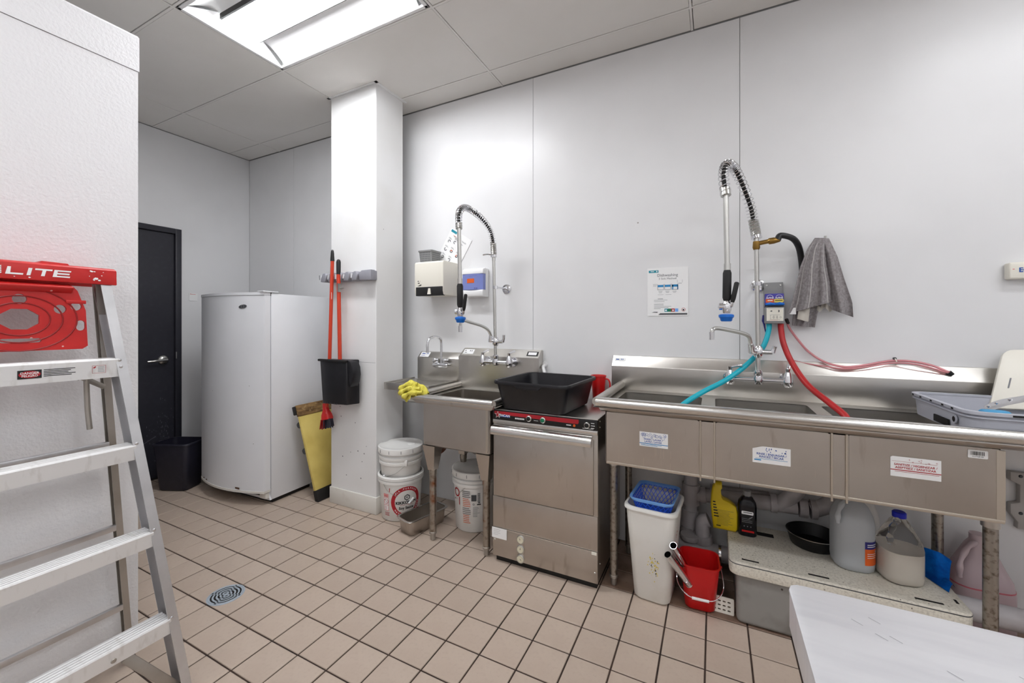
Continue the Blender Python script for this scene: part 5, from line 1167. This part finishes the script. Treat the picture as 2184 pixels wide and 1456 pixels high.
MB().tube(catmull([V((.041, -.005, .14)), V((.066, -.008, .13)), V((.07, -.008, .085)), V((.037, -.005, .055))], 5), .005, 8).build('handle', 'red_bucket', t)
# yellow cloth on the sink rail
p = aty(880, 835, 1.975); t = thing('yellow_cloth', 'yellow cloth hanging over the corner of the prep sink rail', 'cloth', (-1.668, 1.985, .905)); t.scale = (1.18, 1.1, 1.1)
def ycl(u, v):
    # bunched cloth: a lumpy mound over the rail with one end hanging in front
    a = 2 * math.pi * u; r = .30 + .70 * v
    x = .072 * r * math.cos(a) * (1 + .18 * math.sin(3 * a + 1)) + .02; y = .052 * r * math.sin(a) * (1 + .2 * math.sin(4 * a)) - .012
    z = .052 * (1 - v ** 2.2) * (1 + .25 * math.cos(a + 2.6)) + .010 * math.sin(5 * a + 2 * v) * v + .006 * math.sin(11 * a) * v - (.045 * max(0, -math.sin(a)) * v ** 3 if math.cos(a) < .3 else .012 * v ** 3)
    return V((x, y, z))
mb = MB(); mb.sheet(ycl, 40, 14); mb.add([ycl(k / 40, 0) for k in range(40)], [tuple(range(40))]); mb.build('cloth', 'yellow_cloth', t, smooth=80)
for a_, b_, c_ in (((-.05, -.052, .012), (-.01, -.05, .04), (.05, -.03, .045)), ((-.045, -.06, -.012), (0, -.056, .018), (.07, -.036, .022)), ((-.02, -.064, -.028), (.02, -.06, -.004), (.09, -.04, .006))):
    MB().tube(catmull([a_, b_, c_], 6), [.012 + .004 * math.sin(k) for k in range(13)], 10).build('cloth_fold', 'yellow_cloth', t, smooth=80)

# ================================================================== UNDER THE LONG SINK
def jug(t, w_, d_, h, m, handle=True, cap=None, neck=.02, liquid=None, lm=None, shoulder=.62):
    """gallon style jug, base at origin"""
    rg = []
    for q, z in ((.86, 0), (.97, .008), (1, .03), (1, h * shoulder), (.93, h * (shoulder + .1)), (.72, h * (shoulder + .21)), (.42, h * .9), (neck * 2 / w_, h * .94), (neck * 2 / w_, h)):
        rr = .48 if q < .5 else .36; rg.append([V((x, y, z)) for x, y in rrect(w_ * q, (d_ * q if q > .3 else neck * 2), min(w_ * q, d_ * q if q > .3 else neck * 2) * rr, 5)])
    b = MB().loft(rg).build('bottle', m, t, smooth=70)
    if liquid:
        lg = [[p * 1 for p in r] for r in rg]; zz = []
        for q, z in ((.84, .004), (.955, .010), (.985, .032), (.985, liquid)): zz.append([V((x, y, z)) for x, y in rrect(w_ * q, d_ * q, min(w_, d_) * q * .36, 5)])
        MB().loft(zz).build('liquid', lm, b, smooth=50)
    if handle: MB().tube(catmull([V((-w_ * .10, -d_ * .13, h * .93)), V((-w_ * .30, -d_ * .30, h * .88)), V((-w_ * .46, -d_ * .44, h * .76)), V((-w_ * .47, -d_ * .45, h * .62))], 6), [.010 + .002 * math.sin(k) for k in range(19)], 10).build('handle', m, b)
    if cap: MB().lathe([(neck * 1.25, h * .95), (neck * 1.25, h * 1.02), (neck * 1.05, h * 1.035)], 20).build('cap', cap, b, smooth=40)
    return b
def under():
    # ---- tall white bin with blue basket
    O = V((-.262, 2.115, 0)); t = thing('white_bin', 'tall white rectangular bin under the left end of the long sink', 'waste bin', O, math.radians(-4))
    open_bin(t, .165, .20, .225, .265, .452, .035, 'bin_white', .010)
    f = fplane((-.005, -.1165, .2), (1, 0, 0), (0, -.07, 1))
    sp = lambda n, s_: [('p', [(u, v), (u + random.uniform(.003, .01), v + random.uniform(-.004, .004)), (u + random.uniform(0, .006), v + random.uniform(.004, .01))]) for u, v in [(random.gauss(0, s_ * .6), random.gauss(0, s_)) for _ in range(n)]]
    decal('worn_sticker', 'yellow_print', t, lambda u, v: V((u + .015, -.1 - (.0325 * (v + .18) / .45) - .0010, v + .18)), sp(34, .026)); decal('worn_sticker_marks', 'dark_grey', t, lambda u, v: V((u + .015, -.1 - (.0325 * (v + .18) / .45) - .0014, v + .18)), sp(12, .024))
    decal('red_mark', 'orange_red', t, lambda u, v: V((.0825 + .03 * (v + .31) / .452 + .001, u - .02, v + .31)), sp(22, .026))
    t = thing('blue_basket', 'blue perforated plastic basket sitting in the top of the white bin', 'basket', O + V((.004, -.004, .402)), math.radians(-4))
    w0, d0, w1, d1, h = .14, .18, .186, .232, .085
    def side(u, v):  # wall surface
        ring = rrect(w0 + (w1 - w0) * v, d0 + (d1 - d0) * v, .03, 6); n = len(ring); q = u * n; i = int(q) % n; fr_ = q - int(q); a, b = ring[i], ring[(i + 1) % n]
        return V((a[0] + (b[0] - a[0]) * fr_, a[1] + (b[1] - a[1]) * fr_, v * h))
    per = [0]; N_ = 240
    pts = [side(k / N_, .5) for k in range(N_ + 1)]
    for a, b in zip(pts[:-1], pts[1:]): per.append(per[-1] + (b - a).length)
    def byarc(s_, v):
        tgt = (s_ % 1) * per[-1]; import bisect; k = bisect.bisect(per, tgt) - 1; k = min(k, N_ - 1); fr_ = (tgt - per[k]) / max(1e-9, per[k + 1] - per[k]); return side((k + fr_) / N_ % 1, v)
    lat = MB(); nd = 32
    for k in range(nd):
        for sg in (-1, 1):
            lat.tube([byarc(k / nd + sg * q / 6 * .075, .03 + .9 * q / 6) for q in range(7)], .0017, 4, False)
    o = lat.build('lattice', 'blue_basket', t); o['kind'] = 'stuff'
    def ring(w_, d_, z): return [V((x, y, z)) for x, y in rrect(w_, d_, .032, 6)]
    MB().loft([ring(w1 - .004, d1 - .004, h - .012), ring(w1 + .004, d1 + .004, h - .012), ring(w1 + .018, d1 + .018, h + .002), ring(w1 + .016, d1 + .016, h + .006), ring(w1 - .004, d1 - .004, h)], False, False).build('rim', 'blue_light', t, smooth=60)
    MB().loft([ring(w0 - .004, d0 - .004, 0), ring(w0, d0, .004)]).build('base', 'blue_basket', t)
    # ---- red bucket with steel tubes
    O = V((-.062, 2.125, 0)); t = thing('red_bucket', 'small red sanitiser bucket with wire handle beside the white bin', 'bucket', O, math.radians(4))
    def ring(w_, d_, z): return [V((x, y, z)) for x, y in rrect(w_, d_, min(w_, d_) * .24, 6)]
    h = .205; MB().loft([ring(.115, .125, 0), ring(.128, .138, .008), ring(.165, .175, h), ring(.174, .184, h), ring(.174, .184, h + .004), ring(.160, .170, h + .004), ring(.159, .169, h - .004), ring(.122, .132, .012), ring(.1, .11, .008)]).build('pail', 'red_bucket', t, smooth=50)
    f = lambda u, v: V((u, -.0645 - .0185 * v / h - .0012, v))
    decal('white_bars', 'white_print', t, f, [('r', -.045, .138, .048, .145)]); decal('white_bars', 'white_print', t, f, [('r', -.045, .052, .048, .059)]); decal('fine_print', 'pink_print', t, f, finelines(-.02, .025, .124, .01, 2, .003) + finelines(-.018, .04, .08, .008, 2, .003) + [('r', .03, .072, .036, .084), ('r', .04, .072, .046, .084)])
    MB().tube(catmull([V((-.092, 0, h - .02)), V((-.098, -.05, h - .09)), V((-.06, -.10, .085)), V((0, -.108, .078)), V((.06, -.10, .085)), V((.098, -.05, h - .09)), V((.092, 0, h - .02))], 8), .0026, 8).build('bail', 'chrome', t)
    MB().tube([V((-.035, -.1085, .078)), V((.035, -.1085, .078))], .0062, 10).build('bail_grip', 'white', t)
    for sg in (-1, 1): MB().cyl((sg * .084, 0, h - .02), (sg * .096, 0, h - .02), .006).build('bail_ear', 'red_bucket', t)
    for k, (a, b, lb) in enumerate((((1424, 1182, 1.95), (1470, 1245, 2.055), 'stainless tube lying across the red bucket, its open end facing the camera'), ((1436, 1163, 1.965), (1476, 1230, 2.13), 'stainless tube behind the other one in the red bucket'))):
        p0, p1 = aty(*a), aty(*b); t2 = thing('steel_tube', lb, 'tube', p1, 0, 'steel tubes in the red bucket'); dv = p0 - p1; dirn = dv.normalized()
        qx = dirn.to_track_quat('Z', 'Y').to_matrix(); L_ = dv.length
        MB().lathe([(.0165, 0), (.0165, L_), (.0150, L_), (.0150, .0)], 24, (0, 0, 0), cap0=False, cap1=False, ax=qx).build('tube', 'chrome', t2); MB().lathe([(.0150, 0), (.0175, -.001), (.0175, .003), (.0165, .004)], 24, (0, 0, 0), cap0=False, cap1=False, ax=qx).build('rolled_end', 'steel_bright', t2)
        MB().lathe([(.0149, L_ * .5), (.0149, L_ * .52)], 20, (0, 0, 0), ax=qx).build('inside', 'black', t2)
    # ---- grease trap
    O = V((.06, 2.02, 0)); t = thing('grease_trap', 'grey grease trap box with speckled cream lid on the floor under the sink', 'grease trap', O)
    Lx, Dy, zt = .775, .405, .285
    MB().box(.03, Lx - .03, .03, Dy - .02, 0, zt - .055).build('tank', 'trap_body', t, bevel=.02, seg=3)
    MB().loft([[V((x, y, z)) for x, y in rrect(Lx + a, Dy + a, .035, 5, Lx / 2, Dy / 2)] for a, z in ((-.03, zt - .062), (-.004, zt - .058), (0, zt - .05), (0, zt - .006), (-.006, zt - .001), (-.012, zt))]).build('lid', 'trap_lid', t, smooth=40)
    for x0, x1, y0, y1 in ((.05, .115, .028, .037), (.29, .36, .028, .037), (.62, .70, .028, .037), (.02, .03, .29, .33), (Lx - .03, Lx - .022, .06, .085)):
        MB().box(x0, x1, y0, y1, zt - .004, zt + .0012).build('lid_slot', 'drain_hole', t, smooth=0)
    MB().box(.13, .20, .30, .335, zt - .004, zt + .0012).build('lid_recess', 'drain_hole', t, smooth=0)
    MB().loft([[V((x, y, z)) for x, y in rrect(Lx + a, Dy + a, .035, 5, Lx / 2, Dy / 2)] for a, z in ((.0006, zt - .012), (.0012, zt - .011), (.0012, zt - .009), (.0006, zt - .008))], False, False).build('lid_seam', 'dark_grey', t)
    Z = zt + .001
    # ---- bottles on the lid
    b = atz(1540, 1125, Z); t = thing('yellow_spray_bottle', 'yellow trigger spray bottle without head on the grease trap lid', 'bottle', (b.x + .012, 2.315, Z))
    pr_ = [(-.052, 0), (.048, 0), (.056, .012), (.058, .09), (.05, .125), (.02, .148), (-.01, .158), (-.018, .17), (-.02, .215), (-.014, .222), (-.014, .236), (-.048, .236), (-.048, .222), (-.055, .215), (-.062, .17), (-.064, .12), (-.06, .06)]
    tilt = M.Rotation(math.radians(-7), 3, 'Y')
    bo = MB().loft([[V((x * s_, y, z if s_ == 1 else .115 + (z - .115) * s_)) for x, z in pr_] for y, s_ in ((-.024, .88), (-.019, .97), (-.008, 1), (.008, 1), (.019, .97), (.024, .88))]).build('bottle', 'yellow_bottle', t, smooth=50)
    decal('label_print', 'dark_grey', bo, fplane((-.03, -.0246, .10), (1, 0, 0), (0, 0, 1)), finelines(-.005, .07, .0, .0065, 12, .0013, .35)); decal('bottle_brand', 'black_print', bo, fplane((-.038, -.0248, .105), (1, 0, 0), (0, 0, 1)), [('r', -.016 + q * .001, .03 - q * .014, -.004 + q * .003, .036 - q * .014) for q in range(6)] + [('r', 0, -.085, .02, -.08)])
    b = atz(1586, 1128, Z); t = thing('black_bottle', 'black bottle with white and red label beside the yellow bottle', 'bottle', (b.x + .012, 2.305, Z))
    bo = MB().loft([[V((x, y, z)) for x, y in rrect(.082 * q, .055 * q, .022 * q, 5)] for q, z in ((.9, 0), (1, .006), (1, .14), (.93, .16), (.62, .182), (.4, .19), (.4, .2))]).build('bottle', 'black_bottle', t, smooth=60); MB().lathe([(.018, .192), (.018, .214), (.015, .216)], 18).build('cap', 'box_grey', bo)
    f = fplane((0, -.0282, 0), (1, 0, 0), (0, 0, 1)); decal('white_tag', 'white_print', bo, f, [('p', [(x, y + .115) for x, y in rrect(.05, .016, .004, 3)])]); decal('red_tag', 'red_bucket', bo, f, [('r', -.024, .022, .028, .031)]); decal('label_marks', 'grey_print', bo, f, [('p', [(.004, .09), (.022, .102), (.02, .096), (.012, .09)])] + [('o', -.014 + q * .014, .05, 0, .0025) for q in range(3)] + finelines(-.024, .02, .085, .008, 3, .002)); decal('tag_print', 'black_print', bo, fplane((0, -.0286, 0), (1, 0, 0), (0, 0, 1)), [('r', -.018, .115, .02, .118)])
    # ---- jugs
    b = atz(1832, 1224, Z); t = thing('plastic_jug', 'translucent plastic jug with orange label on the grease trap lid', 'jug', (b.x - .006, b.y + .075, Z), math.radians(4))
    bo = jug(t, .142, .142, .315, 'jug', True, None)
    
    def wrap(off):
        def g_(u, v):
            q = u + .052; a_ = max(0, (q - .020) / .051)
            return V((.020 + (.051 + off) * math.sin(a_), -.020 - (.051 + off) * math.cos(a_), v)) if q > .020 else V((q, -.071 - off, v))
        return g_
    f = wrap(.0008); L = decal('orange_label', 'orange_print', bo, f, [('r', -.03, .038, .042, .105)]); decal('blue_label', 'navy_print', bo, f, [('r', -.03, .105, .042, .135)]); f = wrap(.0014); decal('label_text', 'white_print', L, f, finelines(-.022, .03, .122, .008, 2, .003) + finelines(-.022, .025, .085, .008, 3, .002) + [('o', .02, .094, 0, .005)])
    b = atz(1925, 1252, Z); t = thing('plastic_jug', 'clear dented jug with blue cap half full of white liquid', 'jug', (b.x + .012, b.y + .072, Z), math.radians(12))
    jug(t, .135, .135, .262, 'clear', True, 'blue_cap', neck=.018, liquid=.125, lm='milk', shoulder=.52)
    t = thing('plastic_jug', 'cloudy white jug standing behind the jug with blue cap', 'jug', (.60, 2.345, Z), .3)
    jug(t, .11, .09, .29, 'jug_white', True, None, shoulder=.55)
    # ---- round dark pan
    b = atz(1738, 1142, Z); t = thing('round_pan', 'round dark metal pan lying on the back of the grease trap lid', 'pan', (.415, 2.335, Z))
    MB().lathe([(.085, 0), (.088, .003), (.103, .055), (.106, .056), (.106, .058), (.100, .058), (.085, .006), (.02, .004)], 40).build('pan', 'black', t, smooth=50); MB().lathe([(.1055, .055), (.1075, .0565), (.1055, .0585)], 40, cap0=False, cap1=False).build('rim', 'nickel', t)
    # ---- blue cloth
    O2 = V((.735, 2.235, Z)); t = thing('blue_cloth', 'bright blue folded cloth on the lid beside the sink leg', 'cloth', O2)
    def bc(u, v, s_):
        a = atz(1962 + 62 * u, 1222 + 42 * u, Z); b_ = aty(1962 + 70 * u, 1172 + 22 * u * u, 2.30 - .0 * u)
        p = a.lerp(b_, v); p.y += .018 * math.sin(7 * u + 2 * v) * v - s_; p.z += .008 * math.sin(5 * u) * v; p.z = max(p.z, Z + .001); return p - O2
    mb = MB(); mb.sheet(lambda u, v: bc(u, v, 0), 16, 12); mb.sheet(lambda u, v: bc(u, v, -.012), 16, 12); mb.build('cloth', 'blue_cloth', t, smooth=80)
    def bc2(u, v): a = atz(1962 + 62 * u, 1222 + 42 * u, Z); b_ = atz(1992 + 46 * u, 1195 + 60 * u, Z); p = a.lerp(b_, v); p.z += .022 * math.sin(math.pi * v) + .002; return p - O2
    MB().sheet(bc2, 12, 8).build('cloth_fold', 'blue_cloth', t, smooth=80)
    # ---- pink liquid jug on the floor behind the right leg
    t = thing('plastic_jug', 'large jug of pink liquid standing on the floor behind the sink leg', 'jug', (1.005, 2.425, 0), .1)
    jug(t, .20, .15, .43, 'jug_pink', True, None, neck=.028, liquid=.23, lm='pink_liquid', shoulder=.5)
    # ---- perforated tray
    a, b = aty(1527, 1210, 2.13), aty(1556, 1243, 2.13); t = thing('floor_grate', 'white slotted drain grate propped beside the grease trap', 'grate', (.032, 2.10, 0), math.radians(0))
    holes = [[(x + u, y + v) for x, y in rrect(.013, .006, .0025, 2)] for u in (-.03, -.01, .01, .03) for v in (-.018, -.002, .014)]
    me = shape2d([rrect(.10, .062, .004, 2)] + holes, .004, lambda u, v, w_: (u, w_ + .02 * (v / .06), v + .032)); obj('grate', me, 'off_white', t)
    # ---- drain plumbing
    O3 = V((.0, 2.42, .2)); t = thing('drain_pipework', 'grey plastic drain pipes running below the long sink', 'pipework', O3)
    def pipe(name, pts, r, m='pvc', sm=True): p = [(aty(*q) if len(q) == 3 else V(q)) - O3 for q in pts]; return MB().tube(catmull(p, 5) if sm and len(p) > 2 else p, r, 14).build(name, m, t)
    def coupl(p0, p1, r, m='pvc'): a, b = aty(*p0) - O3, aty(*p1) - O3; return MB().cyl(a, b, r, None, 18).build('coupling', m, t)
    Yp = 2.445
    pipe('stack_pipe', [(1474, 1010, Yp), (1473, 1060, Yp), (1471, 1125, Yp)], .036)
    coupl((1474, 1030, Yp), (1473, 1072, Yp), .046); coupl((1472, 1085, Yp), (1471, 1120, Yp), .043)
    pipe('tee_branch', [(1480, 1056, Yp), (1500, 1056, Yp), (1520, 1058, Yp)], .034); coupl((1494, 1055, Yp), (1506, 1056, Yp), .042)
    pipe('long_pipe', [(1515, 1056, Yp), (1700, 1081, Yp)], .036, sm=False)
    coupl((1643, 1072, Yp), (1656, 1074, Yp), .045); coupl((1704, 1082, Yp), (1722, 1085, Yp), .043); coupl((1728, 1085, Yp), (1742, 1087, Yp), .046)
    pipe('wye_branch', [(1660, 1078, Yp), (1685, 1060, Yp - .01), (1700, 1045, Yp - .02), (1704, 1030, Yp - .02)], .036)
    pipe('wye_branch', [(1735, 1087, Yp), (1762, 1078, Yp - .01), (1778, 1062, Yp - .02), (1782, 1050, Yp - .02)], .036)
    pipe('trap_bend', [(1471, 1118, Yp), (1462, 1138, Yp - .02), (1468, 1152, Yp - .04), (1490, 1158, Yp - .05)], .034, 'pvc_dark'); MB().lathe([(.048, -.012), (.05, 0), (.048, .012)], 22, aty(1472, 1143, Yp - .07) - O3).build('cleanout_cap', 'pvc', t)
    pipe('trap_riser', [(1512, 1108, Yp - .06), (1500, 1112, Yp - .06), (1498, 1130, Yp - .06), (1500, 1152, Yp - .06)], .036); coupl((1500, 1140, Yp - .06), (1501, 1156, Yp - .06), .043)
    pipe('outlet_pipe', [(1444, 1158, Yp - .06), (1555, 1183, Yp - .06)], .038, sm=False); coupl((1448, 1159, Yp - .06), (1460, 1162, Yp - .06), .046); coupl((1506, 1172, Yp - .06), (1518, 1175, Yp - .06), .046)
    MB().cyl(aty(1533, 1178, Yp - .06) - O3, aty(1538, 1179, Yp - .06) - O3, .047).build('hose_clamp', 'chrome', t)
    pipe('floor_bend', [(1471, 1165, Yp - .04), (1466, 1185, Yp - .03), (1464, 1205, Yp - .02)], .036, 'pvc_dark')
    pipe('upper_pipe', [(1515, 1040, 2.49), (1640, 1058, 2.49)], .022, 'pvc_dark', False)
    MB().box(.18, .44, -.02 + .1, .101, .16, .22).build('wall_strip', 'pvc_dark', t, smooth=0)
    t = thing('drain_pipe', 'thick grey drain pipe running from the grease trap past the right sink leg', 'pipe', (1.06, 2.235, .205))
    p0, p1 = aty(2104, 1282, 2.2), aty(2184, 1312, 2.2)
    MB().tube([V((-.228, -.01, 0)), V((.07, -.02, 0)), V((.5, -.04, 0))], .042, 16).build('pipe', 'pvc', t); MB().box(.28, .32, -.06, .0, -.205, -.03).build('pipe_stand', 'pvc_dark', t); MB().cyl((.05, -.02, 0), (.10, -.022, 0), .05).build('coupling', 'pvc_dark', t)
under()

# ================================================================== DISH RACK WITH CONTENTS (right end of the long sink)
def rack():
    zt = 1.022; zb = .9345; A = V((.775, 1.925, zb))
    t = thing('dish_rack', 'grey plastic dish rack set in the right end of the long sink', 'dish rack', A, 0)
    ang = 0
    h = zt - zb
    # local: x along the left-front side, y into the sink side
    def ring(o, z): return [V((x, y, z)) for x, y in rrect(.5 + 2 * o, .46 + 2 * o, .055, 6, .25, .23)]
    side = MB().loft([ring(-.006, 0), ring(0, h), ring(-.006, h), ring(-.012, .004)], False, False).build('side_wall', 'rack_grey', t, smooth=40)
    MB().loft([ring(0, h - .008), ring(.008, h - .008), ring(.008, h + .002), ring(-.008, h + .002), ring(-.008, h - .006)], False, False).build('top_rim', 'rack_grey', t, smooth=30)
    MB().loft([ring(.0, h - .022), ring(.006, h - .020), ring(.006, h - .016), ring(.0, h - .014)], False, False).build('rib', 'rack_grey', t, smooth=30)
    for k in range(9): MB().box(.02, .48, .03 + k * .048, .036 + k * .048, .0, .006).build('floor_slat', 'rack_grey', t, smooth=0)
    for k in range(9): MB().box(.03 + k * .055, .036 + k * .055, .02, .44, .0, .006).build('floor_slat', 'rack_grey', t, smooth=0)
    MB().box(-.0035, .002, .13, .24, .008, .034).build('hand_hole', 'drain_hole', t, bevel=.001)
    MB().lathe([(.016, 0), (.016, .004), (.011, .004)], 20, (-.002, .082, .046), ax=M.Rotation(-math.pi / 2, 3, 'Y')).build('round_port', 'rack_grey', t); MB().lathe([(.010, .0), (.010, .0045)], 16, (-.002, .082, .046), ax=M.Rotation(-math.pi / 2, 3, 'Y')).build('port_hole', 'drain_hole', t)
    for v in (.08, .15, .24, .33, .40): MB().box(-.0092, .0, v, v + .014, h - .007, h - .001).build('rim_notch', 'drain_hole', t, smooth=0)
    for u in (.1, .2, .3, .4): MB().box(u, u + .03, -.0092, .0, h - .007, h - .001).build('rim_notch', 'drain_hole', t, smooth=0)
    for u in (.08, .11, .16, .22): MB().box(u, u + .003, .4525, .456, h - .05, h - .022).build('wall_slot', 'drain_hole', t, smooth=0)
    return t, A, ang
rt_, RA, RANG = rack()
def in_rack():
    # white cutting board leaning on the backsplash
    a, b, c_ = aty(2108, 872, 2.36), aty(2152, 784, 2.445), aty(2230, 790, 2.445)
    O = V((a.x, a.y, .975)); t = thing('cutting_board', 'white cutting board leaning against the backsplash in the dish rack', 'cutting board', O)
    up = (b - a).normalized(); rt2 = V((1, 0, .02)).normalized(); rt2 = (rt2 - up * 0).normalized(); nn = rt2.cross(up).normalized(); hgt = (b - a).length + .05
    upv = (up - rt2 * up.dot(rt2)).normalized(); B = M((rt2, upv, rt2.cross(upv))).transposed(); shear = up.dot(rt2) / up.dot(upv)
    rg = []
    for w_ in (-.008, .008): rg.append([B @ V((x + .16 + .7 * (y + hgt / 2) * shear, y + hgt / 2, w_)) for x, y in rrect(.32, hgt, .03, 5)])
    MB().loft(rg).build('board', 'off_white', t, bevel=.002)
    for q in (.11, .128): MB().loft([[B @ V((x + q + .7 * (y + hgt * .45) * shear, y + hgt * .45, w_)) for x, y in rrect(.003, hgt * .8, .001, 1)] for w_ in (.0078, .0088)]).build('groove', 'grey_print', t, smooth=0)
    MB().loft([[B @ V((x + .04 + .7 * (y + hgt * .42) * shear, y + hgt * .42, w_)) for x, y in rrect(.005, .045, .001, 1)] for w_ in (.0078, .0088)]).build('stain', 'grey_print', t, smooth=0)
    # frying pan with riveted handle
    p0, p1 = aty(2105, 874, 2.19), aty(2175, 846, 2.13); O = V((p1.x + .02, 2.08, .944)); t = thing('frying_pan', 'dark pan with riveted silver handle lying in the dish rack', 'frying pan', O)
    ct = V((.17, .10, 0)); MB().lathe([(.085, 0), (.09, .004), (.115, .045), (.118, .045), (.112, .046), (.087, .008), (.01, .006)], 36, ct).build('pan', 'black', t, smooth=50)
    a, b = aty(2102, 872, 2.10) - O, aty(2184, 850, 2.06) - O; m_ = a.lerp(b, .45) + V((0, 0, .006))
    hd = MB(); pth = catmull([a, m_, b, b + (b - m_) * .6 + V((0, 0, .004))], 6); F = frames(pth); rg = []
    for i, (tt, u, bb) in enumerate(F):
        q = i / (len(pth) - 1); wv = .012 + .014 * math.sin(math.pi * min(1, .25 + q * .7)); upz = V((0, -.35, .94)); sd = tt.cross(upz).normalized(); rg.append([pth[i] + sd * (wv * x) + sd.cross(tt).normalized() * (z * .004) for x, z in ((-1, 0), (-.6, 1), (.6, 1), (1, 0), (.6, -1), (-.6, -1))])
    hd.loft(rg); ho = hd.build('handle', 'alu', t, smooth=50)
    for q in (1, 4, 8): 
        pp = pth[q] + V((.0, -.004, .006)); MB().lathe([(.006, -.002), (.005, .003), (.002, .004)], 12, pp, ax=M.Rotation(math.radians(22), 3, 'X')).build('rivet', 'chrome', ho)
    p = aty(2122, 886, 2.04); t = thing('blue_sponge', 'small blue sponge tucked under the silver pan handle', 'sponge', (p.x, p.y, p.z - .012)); MB().loft([[V((x, y, z)) for x, y in rrect(.075 * q, .05 * q, .018 * q, 4)] for q, z in ((.9, 0), (1, .008), (1, .024), (.85, .03))]).build('sponge', 'blue_sponge', t, smooth=60)
in_rack()

# ================================================================== TABLE, FLOOR DRAIN
def table():
    z = .86; a = atz(1678, 1240, z); O = V((a.x, a.y, 0)); t = thing('steel_worktable', 'stainless steel worktable in the near right foreground', 'table', O)
    Wx, Wy = 1.25, .62
    pts = [(0, -.022), (.004, -.008), (.014, -.001), (.03, 0), (Wx, 0), (Wx, -Wy), (0, -Wy)]
    MB().prism(pts, 'z', z - .006, z).build('top', 'steel_table', t, bevel=.002)
    ap = MB(); ap.box(.001, .006, -Wy, -.02, z - .066, z - .004); ap.build('side_apron', 'steel_table', t, bevel=.001); MB().box(.02, Wx - .002, -.006, -.001, z - .066, z - .004).build('back_apron', 'steel_table', t, bevel=.001); MB().box(.001, Wx, -Wy, -Wy + .005, z - .066, z - .004).build('front_apron', 'steel_table', t, bevel=.001)
    for x in (.06, Wx - .06):
        for y in (-.06, -Wy + .06): leg(t, x, y, z - .006, .02, 'steel_leg2')
    MB().box(.07, Wx - .05, -Wy + .05, -.07, .24, .255).build('undershelf', 'steel', t, bevel=.002)
    sc = [('p', [(u, v), (u + .012, v - .010), (u + .0125, v - .0095), (u + .0006, v + .0006)]) for u, v in ((.10, -.05), (.075, -.066), (.115, -.085), (.098, -.088), (.16, -.13), (.09, -.19), (.24, -.1), (.3, -.2))]
    decal('scratches', 'grey_print', t, lambda u, v: V((u, v, z + .0006)), sc)['kind'] = 'stuff'
table()
c = atz(482, 1268, 0); t = thing('floor_drain', 'round metal floor drain grate set in the tiles', 'floor drain', (c.x, c.y, 0)); t.scale = (.82, .82, 1)
MB().lathe([(.096, -.002), (.096, .0012), (.088, .0022), (.086, -.001)], 40, cap0=False, cap1=False).build('ring', 'drain_metal', t, smooth=40)
MB().lathe([(.0865, -.001), (.0865, .0004)], 40).build('well', 'drain_hole', t)
for r0, r1 in ((.0, .012), (.022, .031), (.041, .05), (.060, .069), (.078, .087)):
    if r0 == 0: MB().lathe([(r1, 0), (r1, .0022)], 20).build('grate_boss', 'drain_metal', t)
    else: MB().lathe([(r0, .0), (r0, .0022), (r1, .0022), (r1, 0)], 40, cap0=False, cap1=False).build('grate_ring', 'drain_metal', t, smooth=30)
for k in range(4): a = k * math.pi / 2 + .4; MB().bar((0.01 * math.cos(a), .01 * math.sin(a), .0011), (.087 * math.cos(a), .087 * math.sin(a), .0011), .012, .0022).build('grate_spoke', 'drain_metal', t, smooth=0)
